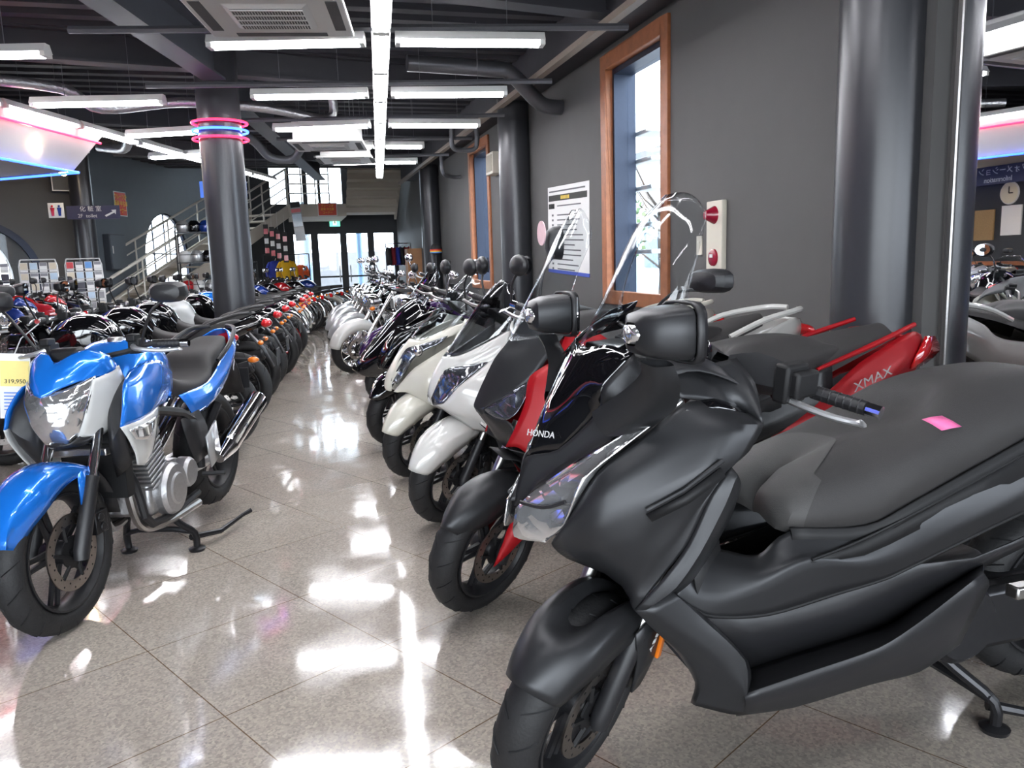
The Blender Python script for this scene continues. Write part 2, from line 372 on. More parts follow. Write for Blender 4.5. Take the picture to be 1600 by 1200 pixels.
# wall with an arched window (opening cut as a polygon ring)
def arch_wall(name, t0, t1, ztop, ta, tb, zs, m):
    r = (tb-ta)/2; cz_ = zs; c_ = (ta+tb)/2; N_ = 20; b = MB()
    arc = [(c_-r*math.cos(PI*k/N_), cz_+r*math.sin(PI*k/N_)) for k in range(N_+1)]
    for o_ in (0, -.15):
        def P(a, z): return lw(a, z, o_)
        b.add([P(t0,0),P(ta,0),P(ta,ztop),P(t0,ztop)], [(0,1,2,3)]); b.add([P(tb,0),P(t1,0),P(t1,ztop),P(tb,ztop)], [(0,1,2,3)])
        for k in range(N_): b.add([P(*arc[k]), P(*arc[k+1]), P(arc[k+1][0], ztop), P(arc[k][0], ztop)], [(0,1,2,3)])
    edge = [(ta,0)]+arc+[(tb,0)]
    for k in range(len(edge)-1): b.add([lw(*edge[k], 0), lw(*edge[k+1], 0), lw(*edge[k+1], -.15), lw(*edge[k], -.15)], [(0,1,2,3)])
    struct(b.build(name, m, smooth=0))
    e = empty('window_4', '', ''); del e['label']; del e['category']; e['kind'] = 'structure'
    MB().sheet([[lw(a, z, -.05) for a, z in edge], [lw(c_+(a-c_)*.94, z*.985, -.05) for a, z in edge], [lw(c_+(a-c_)*.94, z*.985, -.12) for a, z in edge]]).build('window_frame', sash, e, smooth=0)
    pb = MB(); n = len(edge); pb.add([lw(a, z, -.09) for a, z in edge], [tuple(range(n))]); pb.build('pane', glassm, e, smooth=0)
    fb = MB()
    for k in range(1, 4): a = ta+(tb-ta)*k/4; fb.tube([lw(a,0,-.08), lw(a, cz_+math.sqrt(max(0,r*r-(a-c_)**2)), -.08)], .02, 6)
    for z in (.9, 1.7): fb.tube([lw(ta,z,-.08), lw(tb,z,-.08)], .02, 6)
    fb.build('glazing_bar', sash, e, smooth=0)
arch_wall('wall_left', -.3, 7.9, 5.2, 1.9, 4.15, 1.52, wallb)
wall_seg('wall_side', (-7.0,15.3), (-7.0,-5.2), 0, 5.2, blackw)
# shop front behind the camera: mullions round big openings
b = MB()
for x in (-7.0,-4.7,-2.2,.3,2.8): b.box((x,-5.35,0),(x+.14,-5.2,3.4))
b.box((-7,-5.35,3.2),(3.42,-5.2,4.6)); b.box((-7,-5.35,0),(3.42,-5.2,.35))
struct(b.build('wall_front', blackw, smooth=0))
# round window far left
e = empty('window_5', '', ''); del e['label']; del e['category']; e['kind'] = 'structure'
wd = Vector((-3.25,-1.85,0)).normalized(); wn = Vector((wd.y, -wd.x, 0)); wc = Vector((-3.75,17.15,0))+wd*1.95
if wn.y > 0: wn = -wn
def rp(r, t, o_): return wc + wd*r*math.cos(t) + Vector((0,0,1.25+r*math.sin(t))) + wn*o_
cw = MB(); C0 = Vector((-3.75,17.15,0)); LC = Vector((-3.25,-1.85,0)).length
def cp(a, z, o_): return C0+wd*a+Vector((0,0,z))-wn*o_
for o_ in (0, .15):
    for a0, a1, z0, z1 in ((0,1.25,0,5.2),(3.45,LC,0,5.2),(1.25,3.45,0,.15),(1.25,3.45,2.35,5.2)): cw.add([cp(a0,z0,o_),cp(a1,z0,o_),cp(a1,z1,o_),cp(a0,z1,o_)], [(0,1,2,3)])
    for k in range(40):
        q = []
        for t in (2*PI*k/40, 2*PI*(k+1)/40):
            c_, s_ = math.cos(t), math.sin(t); m_ = 1.1/max(abs(c_), abs(s_)); q.append(((2.35+1.0*c_, 1.25+1.0*s_), (2.35+m_*c_, 1.25+m_*s_)))
        cw.add([cp(*q[0][0],o_),cp(*q[1][0],o_),cp(*q[1][1],o_),cp(*q[0][1],o_)], [(0,1,2,3)])
for k in range(40):
    t, u = 2*PI*k/40, 2*PI*(k+1)/40; cw.add([cp(2.35+math.cos(v), 1.25+math.sin(v), o_) for v, o_ in ((t,0),(u,0),(u,.15),(t,.15))], [(0,1,2,3)])
struct(cw.build('wall_corner', wallm, smooth=0))
MB().sheet([[rp(r, 2*PI*k/40, o_) for k in range(41)] for r, o_ in ((1.08,.0),(1.08,.06),(.96,.07),(.96,.01))]).build('window_frame', sash, e)
MB().add([rp(.97, 2*PI*k/40, .02) for k in range(40)], [tuple(range(40))]).build('pane', glassm, e, smooth=0)
# ceiling deck with corrugations, and an upper void near the stairs
b = MB(); YC = 20.6
b.box((-7,-5.2,3.78),(3.42,YC,3.84))
y = -5.0
while y < YC-.1: b.box((-7,y,3.70),(3.12,y+.14,3.78)); y += .34
struct(b.build('ceiling', deckm, smooth=0))
struct(MB().box((-7,YC,5.0),(3.42,25.3,5.1)).box((-7,YC,3.70),(3.12,YC+.15,5.0)).build('trim_1', deckm, smooth=0))
def ibeam(name, p, q, zb, zt, wd_, m=None):
    p, q = Vector((*p, 0)), Vector((*q, 0)); d = (q-p).normalized(); n = Vector((-d.y, d.x, 0)); L = (q-p).length; b = MB()
    for a, z0, z1 in ((wd_/2, zb, zb+.025), (.012, zb+.025, zt-.02), (wd_/2, zt-.02, zt)):
        vs = [p+n*s_*a+Vector((0,0,z)) for z in (z0,z1) for s_ in (-1,1)]+[q+n*s_*a+Vector((0,0,z)) for z in (z0,z1) for s_ in (-1,1)]
        b.add(vs, [(0,1,3,2),(4,6,7,5),(0,4,5,1),(2,3,7,6),(0,2,6,4),(1,5,7,3)])
    return b.build(name, m or beamm, smooth=0)
CX, CY = -.66, 9.45
bi = 2
for p, q in (((-2.55,1.0),(-.66,9.2)), ((-.66,9.6),(.75,19.5))):
    struct(ibeam('trim_%d' % bi, p, q, 3.28, 3.70, .24)); bi += 1
for p, q in (((-.75,9.5),(3.0,10.4)), ((-3.2,2.6),(3.0,3.4)), ((-3.0,16.2),(3.0,17.3)), ((-.75,9.35),(-6.8,8.3)), ((-6.9,5.2),(3.1,6.9)), ((-6.0,12.2),(3.1,13.9))):
    struct(ibeam('trim_%d' % bi, p, q, 3.40, 3.70, .20, deckm)); bi += 1
struct(MB().box((2.78,-5,3.36),(3.12,YC,3.72)).build('trim_%d' % bi, deckm, smooth=0)); bi += 1
struct(MB().box((2.70,-5,3.28),(2.78,YC,3.34)).build('trim_%d' % bi, mat('tan_wall_rail', (.30,.25,.21), .5, noise=.1), smooth=0)); bi += 1
# columns
def column(x, y, r, name='column', z=3.70):
    return MB().lathe([(r,0),(r,z)], (x,y,0), 'Z', 48)
for k, (x, y, r) in enumerate(((2.94,3.56,.21),(2.94,10.5,.21),(2.94,17.3,.21),(CX,CY,.225),(-3.72,16.75,.19),(-4.6,2.5,.22))):
    o = column(x, y, r).build('column', colm)
    tag(o, ['glossy charcoal round column beside the wall mirror','charcoal round column on the right wall beyond the nearest tall window','charcoal round column on the right wall past the second tall window','dark round column ringed by red and blue neon in the left row','dark round column at the far left beside the washroom sign','dark round column near the left side'][k], 'column')
struct(MB().box((3.02,3.30,0),(3.12,3.9,3.7)).build('trim_%d' % bi, wallm, smooth=0)); bi += 1
# wall mirror
e = empty('wall_mirror', 'tall frameless mirror on the right wall reflecting the shop', 'mirror', (WX-.008, 1.2, 0))
MB().box((-.008,-3.2,.25),(.006,2.03,3.6)).build('mirror_glass', mirr, e, smooth=0)
MB().box((-.014,2.03,.22),(.006,2.055,3.62)).box((-.014,-3.2,.22),(.006,2.03,.25)).build('edge_trim', steel, e, smooth=0)
# neon rings
for k, (z, m) in enumerate(((2.885,rede),(2.80,bluee),(2.715,rede))):
    o = MB().lathe([(.285+.013*math.cos(t*PI/4), .013*math.sin(t*PI/4)) for t in range(8)], (CX,CY,z), 'Z', 48, close=True).build('neon_ring', m)
    tag(o, ('top red','middle blue','bottom red')[k]+' glowing neon ring around the dark column', 'neon light')
# soffit
Cn = Vector((-2.39,10.52,0)); d1 = Vector((-.302,-.953,0)); d2 = Vector((-.82,.57,0))
A_ = Cn+d1*13; B_ = Vector((-6.98, A_.y, 0)); D_ = Cn+d2*5.3; D_.x = -6.98
Ct = Vector((-2.12,11.05,0)); At = Ct+d1*13.4; Bt = Vector((-6.98, At.y, 0)); Dt = Ct+d2*5.6; Dt.x = -6.98
def Z3(v, z): return Vector((v.x, v.y, z))
b = MB(); b.add([Z3(v,2.5) for v in (Cn,A_,B_,D_)]+[Z3(v,3.0) for v in (Ct,At,Bt,Dt)], [(0,1,2,3),(7,6,5,4),(0,1,5,4),(1,2,6,5),(2,3,7,6),(3,0,4,7)])
so = b.build('lighting_canopy', soffitm, smooth=0, bevel=.015); tag(so, 'white sloping canopy edged with red and blue neon over the counter', 'canopy')
def neon(name, pts, m, lab):
    o = MB().tube(pts, .014, 8).build(name, m); tag(o, lab, 'neon light')
o1 = Z3(Cn,2.5)+Vector((.05,.02,-.01)); neon('neon_tube', [o1, o1+d1*12.9], bluee, 'blue neon tube along the lower aisle edge of the white canopy')
neon('neon_tube', [o1, o1+d2*5.1], bluee, 'blue neon tube along the lower far edge of the white canopy')
q = Ct.lerp(Cn, .25); q = Z3(q, 2.875)+Vector((.04,0,0)); neon('neon_tube', [q, q+d1*13], rede, 'red neon tube along the upper edge of the white canopy')
for k, y in enumerate((9.85, 8.1, 6.3)):
    o = MB().lathe([(.0,.0),(.055,.0),(.05,.03),(.0,.03)], (-2.58+(y-9.8)*.317,y,2.70), 'X', 20).build('downlight', bulbe)
    tag(o, ('first','second','third')[k]+' glowing round lamp on the white canopy counted from its far corner', 'lamp')
for k, (x, y) in enumerate(((-5.6,9.2),(-5.6,10.6),(-5.6,12.0),(-4.3,9.0),(-4.3,10.4),(-4.2,11.6))):
    o = MB().lathe([(0,-.012),(.075,-.012),(.085,0),(.085,.004),(0,.004)], (x,y,2.496), 'Z', 20).build('downlight', bulbe)
    tag(o, ('first','second','third')[k % 3]+' warm downlight under the white canopy in the '+('counter' if k < 3 else 'aisle')+' side line', 'lamp', 'warm downlights under the white canopy')
# spotlight on the corner wall
o = MB().lathe([(.0,-.05),(.05,-.05),(.07,.06),(.0,.06)], (-3.62,15.2,3.02), 'Y', 16).build('spotlight', bulbe); tag(o, 'small bright spotlight above the framed wall panel at far left', 'lamp')
# fluorescent fixtures
def tubes(p, q, lab, grp, hous=True):
    p, q = Vector(p), Vector(q); L = (q-p).length; a = math.atan2((q-p).y, (q-p).x)
    e = empty('fluorescent_light', lab, 'light', tuple(p.lerp(q,.5)), a, grp)
    MB().add([(-L/2,-.07,.012),(L/2,-.07,.012),(L/2,.07,.012),(-L/2,.07,.012),(-L/2,-.035,.075),(L/2,-.035,.075),(L/2,.035,.075),(-L/2,.035,.075)], [(3,2,1,0),(4,5,6,7),(0,1,5,4),(1,2,6,5),(2,3,7,6),(3,0,4,7)]).box((-L/2,-.06,-.02),(-L/2+.04,.06,.02)).box((L/2-.04,-.06,-.02),(L/2,.06,.02)).build('housing', housing, e, smooth=0)
    MB().tube([(-L/2+.04,.032,-.008),(L/2-.04,.032,-.008)], .016, 8).build('tube', tubee, e)
    MB().tube([(-L/2+.04,-.032,-.008),(L/2-.04,-.032,-.008)], .016, 8).build('tube', tubee, e)
    for x in (-L/4,L/4): MB().tube([(x,0,.07),(x,0,3.70-p.z)], .003, 5).build('hanger', conduit, e)
    return e
ordn = ['nearest','second','third','fourth','fifth','sixth','seventh','eighth','ninth','tenth','eleventh','twelfth','thirteenth']
S0 = Vector((.225,1.12,3.0)); SU = Vector((1.091,10.67,0)).normalized()
def rows_at(cx_, cy_, l, r):
    return cx_, cy_, l, r
# centre strip: twelve lengths end to end
n = 12; L = 15.05/n
for k in range(n):
    p = S0+SU*(L*k+.01); q = S0+SU*(L*(k+1)-.01); tubes(p, q, ordn[k]+' length from the camera in the long centre strip of ceiling tubes', 'centre strip of ceiling tubes')
cross = [(.759,6.402,-.504,6.70,2.019,6.25),(.956,8.356,-.28,8.589,2.223,8.148),(1.139,10.13,-.11,10.559,2.376,10.031),(1.33,11.95,.9,12.03,1.972,11.93),(1.52,13.8,1.45,13.83,2.151,13.75)]
for k in range(1, 4): cross.insert(0, (.759-.19*k, 6.402-1.93*k, -.504-.2*k, 6.70-1.93*k, 2.019-.18*k, 6.25-1.93*k))
for k, (cx_, cy_, lx, ly, rx, ry) in enumerate(cross):
    c0 = Vector((cx_,cy_,3.0)); l0 = Vector((lx,ly,3.0)); r0 = Vector((rx,ry,3.0))
    if k < 6: tubes(l0, c0.lerp(l0,.09), 'left arm of the '+ordn[k]+' pair of tubes crossing the centre strip', 'crossing ceiling tubes')
    else: tubes(Vector((cx_-.78,cy_+.15,3.0)), c0.lerp(l0,.2), 'short left arm of the '+ordn[k]+' pair of tubes crossing the centre strip', 'crossing ceiling tubes')
    tubes(c0.lerp(r0,.09), r0, 'right arm of the '+ordn[k]+' pair of tubes crossing the centre strip', 'crossing ceiling tubes')
    d = (r0-l0).normalized(); o = MB().tube([l0-d*1.0+Vector((0,0,.12)), r0+d*(2.68-r0.x)/d.x+Vector((0,0,.12))], .028, 6).build('ceiling_rail', conduit)
    tag(o, 'grey steel rail carrying the '+ordn[k]+' pair of crossing tubes', 'rail', 'rails carrying the tubes')
P0 = Vector((-2.7,9.268,3.0)); P1 = Vector((-.223,16.767,3.0)); du = (P1-P0)/6
for k in range(-3, 6):
    p = P0+du*k*1.0; tubes(p+du*.01, p+du*.97, ordn[k+3]+' length from the near end of the angled left strip of ceiling tubes', 'angled left strip of ceiling tubes')
for k, (a, c_) in enumerate((((-2.95,7.40,3.0),(-1.70,7.118,3.0)), ((-2.40,9.22,3.0),(-1.13,8.938,3.0)), ((-1.88,11.18,3.0),(-.85,10.71,3.0)), ((-1.95,13.287,3.0),(-.954,12.755,3.0)), ((-3.6,12.9,3.0),(-2.65,12.55,3.0)))):
    tubes(a, c_, ['nearest hanging tube light above the left row at the picture edge','second hanging tube light left of the neon column','third hanging tube light left of the neon column','farthest hanging tube light left of the neon column','small tube light beyond the corner of the white canopy'][k], 'tube lights over the left row')
# air conditioners
vent = mat('vent_grille', (.10,.10,.10), .6, noise=.1)
def aircon(x, y, z, lab, s=.95, rz=-.16):
    e = empty('air_conditioner', lab, 'air conditioner', (x,y,z), rz); h = s/2
    MB().box((-h,-h,0),(h,h,.035)).box((-h+.06,-h+.06,.035),(h-.06,h-.06,.30)).build('casing', housing, e, smooth=0, bevel=.012)
    MB().lathe([(0,-.018),(.30*s/.95,-.018),(.36*s/.95,0)], (0,0,0), 'Z', 4, mtx=Matrix.Rotation(PI/4,3,'Z')).build('centre_panel', housing, e, smooth=0)
    g = MB()
    for k in range(26): g.box((-.215+k*.0172,-.2,-.024),(-.215+k*.0172+.005,.2,-.018))
    for k in range(4): g.box((-.215,-.2+k*.1,-.026),(.22,-.2+k*.1+.012,-.02))
    g.build('grille', housing, e, smooth=0)
    MB().box((-.215,-.205,-.0195),(.22,.205,-.0185)).build('grille_recess', vent, e, smooth=0)
    sl = MB()
    for s_ in (-1,1):
        sl.box((-.3,s_*.40-.035,-.004),(.3,s_*.40+.035,.0)); sl.box((s_*.40-.035,-.3,-.004),(s_*.40+.035,.3,.0))
    sl.build('air_slot', vent, e, smooth=0)
    hg = MB()
    for sx in (-1,1):
        for sy in (-1,1): hg.tube([(sx*.32,sy*.32,.3),(sx*.32,sy*.32,3.70-z)], .006, 5)
    hg.build('hanger', conduit, e)
aircon(-.02, 5.52, 2.9, 'large square ceiling air conditioner nearest the camera')
aircon(.58, 11.25, 2.9, 'square ceiling air conditioner hung below the third row of tubes')
aircon(.90, 12.75, 2.9, 'farthest square ceiling air conditioner near the stairs', .82)
# ducts
def duct(pts, r, lab, m=foil, sm=5): o = MB().tube(pts, r, 14, smooth=sm).build('duct', m); tag(o, lab, 'duct')
duct([(-3.1,8.9,3.2),(-2.2,9.45,3.22),(-1.9,9.9,3.1),(-1.1,10.1,3.22),(-.2,10.35,3.22),(.55,10.6,3.15),(.62,10.6,3.45)], .055, 'long silver foil pipe running behind the neon column')
duct([(-2.7,13.6,3.2),(-2.3,13.2,3.12),(-2.1,12.9,3.22),(-1.7,13.4,3.1),(-1.2,14.4,3.12),(-.9,14.9,3.1)], .07, 'crinkled silver foil duct above the left row')
duct([(-.6,12.0,3.2),(-.4,12.3,3.1),(-.2,12.4,2.90),(.1,12.4,2.88),(.25,12.3,3.05),(.35,12.3,3.2)], .06, 'grey flexible pipe sagging beside the far air conditioners', conduit)
darkd = mat('dark_grey_duct', (.13,.13,.14), .35, .6, noise=.1)
duct([(1.3,8.7,3.4),(2.2,8.75,3.38),(2.45,8.8,3.35),(2.85,9.0,3.08),(3.11,9.05,3.05)], .085, 'dark round duct bending down into the right wall', darkd)
duct([(2.35,11.7,3.3),(2.35,11.7,2.98),(2.5,11.8,2.94),(2.72,11.8,2.98),(2.74,11.8,3.3)], .035, 'thin grey pipe loop hanging by the right wall', conduit)
duct([(2.72,14.6,3.25),(2.74,14.6,2.92),(2.95,14.9,2.88),(3.14,14.9,2.88)], .035, 'thin grey drain pipe entering the far right wall', conduit)
# wall things
e = empty('wall_poster', 'large white notice of printed lines hung on the right wall', 'poster', (WX-.004, 8.92, 1.67), 0)
e.rotation_euler = (math.radians(2.0), 0, 0)
MB().box((-.002,-.72,-.49),(.002,.72,.50)).build('sheet', paper, e, smooth=0)
MB().box((-.004,-.72,-.53),(.002,.72,-.49)).build('blue_edge', mat('blue_edging', (.05,.09,.45), .5, noise=.05), e, smooth=0)
pk = MB(); pk.box((-.0045,-.66,.33),(-.003,.68,.40)); pk.box((-.0045,.46,.24),(-.003,.68,.30)); pk.build('heading_bar', ink, e, smooth=0)
ln = MB(); r2 = random.Random(3)
ln.box((-.0045,-.6,.435),(-.003,.66,.452))
for k in range(13):
    z = .27-.058*k-.05*(k > 0); x = -.55+r2.random()*.35
    ln.box((-.0045,x,z-.007),(-.003,.36,z+.007)); ln.box((-.0045,.5,z-.012),(-.003,.56,z+.012))
ln.build('printed_lines', mat('grey_print', (.12,.12,.13), .7, noise=.1), e, smooth=0)
yl = MB()
for k in range(7): yl.box((-.0055,-.08+k*.045,.345),(-.0046,-.08+k*.045+.028,.385))
yl.build('yellow_letters', yellow, e, smooth=0)
e = empty('fire_alarm_panel', 'ivory wall panel with two red alarm buttons beside the nearest tall window', 'alarm', (WX, 5.47, 1.47))
iv = mat('ivory_plastic', (.62,.58,.49), .45, noise=.03)
MB().box((-.045,-.115,-.255),(0,.115,.255)).build('panel', iv, e, smooth=0, bevel=.008)
rp_ = mat('crimson_plastic', (.28,.008,.03), .25, coat=.6, noise=.1)
MB().lathe([(.0,-.125),(.03,-.12),(.068,-.045)], (0,0,.15), 'X', 24).build('alarm_lamp', rp_, e)
MB().lathe([(.0,-.065),(.045,-.065),(.062,-.058),(.066,-.045)], (0,0,-.165), 'X', 24).build('push_button', rp_, e)
MB().box((-.068,-.02,-.165),(-.064,.02,-.14)).build('button_label', paper, e, smooth=0)
e = empty('wall_switch', 'small ivory wall switch left of the fire alarm panel', 'switch', (WX, 5.76, 1.40)); MB().box((-.012,-.04,-.075),(0,.04,.075)).build('plate', iv, e, smooth=0, bevel=.003); MB().box((-.018,-.015,-.03),(-.011,.015,.03)).build('rocker', iv, e, smooth=0)
e = empty('wall_speaker', 'beige box speaker high on the right wall', 'speaker', (WX-.02, 12.0, 2.77)); MB().box((-.14,-.22,-.16),(.02,.22,.16), taper=.92).build('cabinet', iv, e, smooth=0, bevel=.01); MB().box((-.146,-.17,-.12),(-.13,.17,.12)).build('grille', mat('beige_grille', (.40,.37,.30), .7, noise=.2, nscale=200), e, smooth=0)
# sign plates facing the camera
def plate(name, lab, cat, loc, rz, w_, h_, m, rim=None, d=.012):
    e = empty(name, lab, cat, loc, rz); MB().box((-w_/2,0,-h_/2),(w_/2,d,h_/2)).build('board', m, e, smooth=0)
    if rim: MB().box((-w_/2-.02,.002,-h_/2-.02),(w_/2+.02,d+.004,h_/2+.02)).build('border', rim, e, smooth=0)
    return e
navy = mat('navy_sign', (.035,.035,.075), .5, noise=.05); sblue = mat('blue_sign', (.02,.12,.55), .45, noise=.05)
sr = mat('orange_red_sign', (.62,.05,.015), .5, noise=.05)
wa = math.atan2(LD.y, LD.x)
e = plate('washroom_sign', 'dark blue hanging washroom sign with white lettering at far left', 'sign', (-3.28,15.5,2.36), -.08, .86, .23, navy)
text('化 粧 室', .10, wgrey, 'lettering', e, (-.04,-.004,.055), (PI/2,0,0)); text('2F  toilet', .085, wgrey, 'lettering', e, (-.10,-.004,-.06), (PI/2,0,0))
MB().prism([(.2,-.08),(.34,-.01),(.36,-.04),(.37,.04),(.29,.035),(.315,.01),(.18,-.055)], .004, 'y', -.003).build('arrow', wgrey, e, smooth=0)
e = plate('washroom_symbol_sign', 'square white sign with red and blue figures beside the washroom sign', 'sign', (-3.86,15.5,2.40), -.08, .25, .25, paper)
for x, m in ((-.055,redl),(.055,dblue)): MB().ell((x,-.008,.07),(.02,.006,.02)).prism([(x-.035,.045),(x+.035,.045),(x+.025,-.02),(x+.02,-.095),(x-.02,-.095),(x-.025,-.02)], .006, 'y', -.006).build('figure', m, e, smooth=0)
e = plate('framed_panel', 'small square framed panel on the far left wall', 'panel', (-4.02,16.7,3.0), .3, .28, .30, vent, housing)
def redsign(loc, rz, w_, h_, lab):
    e = plate('notice_sign', lab, 'sign', loc, rz, w_, h_, sr, paper)
    for k, t in enumerate(('クレーン2F','新車 中古車','コーナー')): text(t, h_*.27, yellow, 'lettering', e, (0,-.004,h_*(.3-.3*k)), (PI/2,0,0), sx=.8)
p = lw(1.05, 2.72, .02); redsign(tuple(p), wa, .42, .46, 'red notice with yellow lettering on the slate blue wall')
redsign((.98,21.934,2.78), 0, .46, .30, 'red notice with yellow lettering on the beige stair landing')
e = plate('used_bike_sign', 'blue hanging sign with white lettering behind the neon column', 'sign', (-.86,12.0,2.42), 0, .62, .22, sblue)
MB().tube([(-.25,.006,.11),(-.25,.006,1.28)], .004, 5).build('hanger', conduit, e)
MB().tube([(.25,.006,.11),(.25,.006,1.28)], .004, 5).build('hanger', conduit, e)
text('中古車コーナー', .075, wgrey, 'lettering', e, (0,-.004,-.05), (PI/2,0,0))
e = plate('exit_sign', 'small green glowing exit sign above the glazed doors', 'exit sign', (1.285,24.583,2.58), 0, .30, .25, mat('green_exit_glow', (.05,.5,.25), .4, emit=(.1,.75,.38), estr=1.3, noise=.05), blackw)
MB().box((-.05,-.004,-.085),(.05,-.001,.085)).build('doorway_symbol', mat('exit_white_glow', (.9,.9,.9), .4, emit=(.9,1,.9), estr=1.5, noise=.02), e, smooth=0)
MB().ell((0,-.007,.05),(.014,.004,.014)).box((-.02,-.009,-.05),(.02,-.004,.035)).build('running_figure', mat('exit_green', (.02,.35,.15), .5, noise=.05), e, smooth=0)
e = empty('distribution_box', 'grey electrical box on the slate blue wall beside the stairs', 'box', tuple(lw(.55, 1.72, .0)), wa); MB().box((-.30,-.14,-.36),(.30,0,.36)).build('cabinet', beamm, e, smooth=0, bevel=.01); MB().box((-.28,-.155,-.34),(.28,-.14,.34)).build('door', wallb, e, smooth=0, bevel=.004)
MB().box((-.24,-.165,-.03),(-.22,-.155,.12)).build('handle', housing, e, smooth=0)
# information counter side (seen in the mirror)
e = plate('information_sign', 'long dark blue information sign band seen in the mirror', 'sign', (-4.0,9.6,2.36), PI/2, 2.6, .27, navy)
e.rotation_euler = (0,0,PI/2)
MB().tube([(-1.1,.006,.13),(-1.1,.006,.142)], .006, 5).build('hanger', conduit, e)
text('インフォメーション', .125, wgrey, 'lettering', e, (0,-.004,.055), (PI/2,0,0)); text('Information', .105, wgrey, 'lettering', e, (.2,-.004,-.07), (PI/2,0,0))
e = empty('wall_clock', 'round white wall clock seen in the mirror', 'clock', (-6.86,12.25,2.28), 0)
MB().lathe([(.0,.03),(.20,.03),(.22,.0),(.22,-.1),(0,-.1)], (0,0,0), 'X', 32).build('case', housing, e)
MB().lathe([(0,.034),(.19,.034),(.19,.03)], (0,0,0), 'X', 32).build('dial', mat('cream_dial', (.7,.66,.5), .5, noise=.03), e)
MB().box((.036,-.012,0),(.04,.012,.12)).box((.036,-.09,-.012),(.04,0,.012)).build('hands', ink, e, smooth=0)
MB().box((-6.85,12.55,1.42),(-6.82,13.0,2.0)).build('notice_board', mat('cork_board', (.34,.22,.10), .8, noise=.2), smooth=0); tag(bpy.data.objects['notice_board'], 'brown notice board seen in the mirror', 'board')
MB().box((-6.85,11.95,1.5),(-6.82,12.38,2.05)).build('wall_notice', paper, smooth=0); tag(bpy.data.objects['wall_notice'], 'white paper notice beside the brown board seen in the mirror', 'notice')
e = empty('service_counter', 'long wood counter under the information sign', 'counter', (-5.9,11.5,0)); MB().box((-.35,-2,0),(.35,2,.98)).build('body', blackw, e, smooth=0); MB().box((-.42,-2.05,.98),(.42,2.05,1.03)).build('worktop', wood, e, smooth=0)
# stairs
st0 = Vector((-3.45,16.15,0)); st1 = Vector((-.02,21.0,2.62)); hd = Vector((st1.x-st0.x, st1.y-st0.y, 0)); SL = hd.length; hd.normalize(); hn = Vector((-hd.y, hd.x, 0))
def sp(t, s_, z): return st0+hd*SL*t+hn*s_+Vector((0,0,2.62*t+z))
e = empty('staircase', 'beige open staircase rising along the back left wall', 'staircase', tuple(st0)); inv = Matrix.Translation(-st0)
for s_ in (0, 1.1):
    vs = [sp(t, s_+o_, z) for t in (0.03,1) for o_ in (0,.05) for z in (-.10,.20)]
    MB().add(vs, [(0,1,3,2),(4,6,7,5),(0,4,5,1),(2,3,7,6),(0,2,6,4),(1,5,7,3)]).xf(inv).build('stringer', beige, e, smooth=0)
N_ = 15
for k in range(N_):
    t = (k+.5)/N_; c_ = st0+hd*SL*t+Vector((0,0,2.62*(k+1)/N_)); d_ = hd*.17
    vs = [c_+a*d_+hn*w_+Vector((0,0,z)) for a in (-1,1) for w_ in (.05,1.1) for z in (-.04,0)]
    MB().add(vs, [(0,1,3,2),(4,6,7,5),(0,4,5,1),(2,3,7,6),(0,2,6,4),(1,5,7,3)]).xf(inv).build('tread', beige, e, smooth=0)
for s_ in (0.02, 1.12):
    r_ = MB()
    for z, r in ((1.08,.028),(.86,.016),(.64,.016),(.42,.016)): r_.tube([sp(.02,s_,z), sp(1.0,s_,z)], r, 8)
    for k in range(7): t = .02+.98*k/6; r_.tube([sp(t,s_,.1), sp(t,s_,1.08)], .018, 8)
    r_.xf(inv).build('railing', stairw, e)
e = empty('stair_landing', 'beige stair landing with railing above the glazed doors', 'landing', (.75,22.4,2.62))
MB().box((-.78,-.45,-.02),(.72,2.19,.30)).build('slab', beige, e, smooth=0)
r_ = MB()
for z in (1.3,1.06,.82,.58): r_.tube([(-.76,-.42,z),(.30,-.42,z)], .02, 6)
for k in range(4): r_.tube([(-.76+k*.353,-.42,.3),(-.76+k*.353,-.42,1.3)], .02, 6)
r_.build('railing', stairw, e)
e = empty('upper_stair_flight', 'ribbed beige underside of the upper stair flight', 'staircase', (2.2,22.6,2.68))
vs = []; b = MB(); N_ = 6
for k in range(N_):
    z0, z1 = k*.19, (k+1)*.19; y0, y1 = -k*.30, -(k+1)*.30
    b.add([(-.72,y0,z0-.02),(.62,y0,z0-.02),(.62+.02*k,y1,z0+.03),(-.72,y1,z0+.03),(-.72,y1,z1-.02),(.62,y1,z1-.02)], [(0,1,2,3),(3,2,5,4)])
b.box((-.72,-1.8,1.1),(.68,-1.6,1.2)).build('steps', beige, e, smooth=0)
MB().add([(.62,.1,-.15),(.68,.1,-.15),(.68,-1.85,1.12),(.62,-1.85,1.12),(.62,.1,.1),(.68,.1,.1),(.68,-1.85,1.35),(.62,-1.85,1.35)], [(3,2,1,0),(4,5,6,7),(0,1,5,4),(1,2,6,5),(2,3,7,6),(3,0,4,7)]).build('stringer', beige, e, smooth=0)
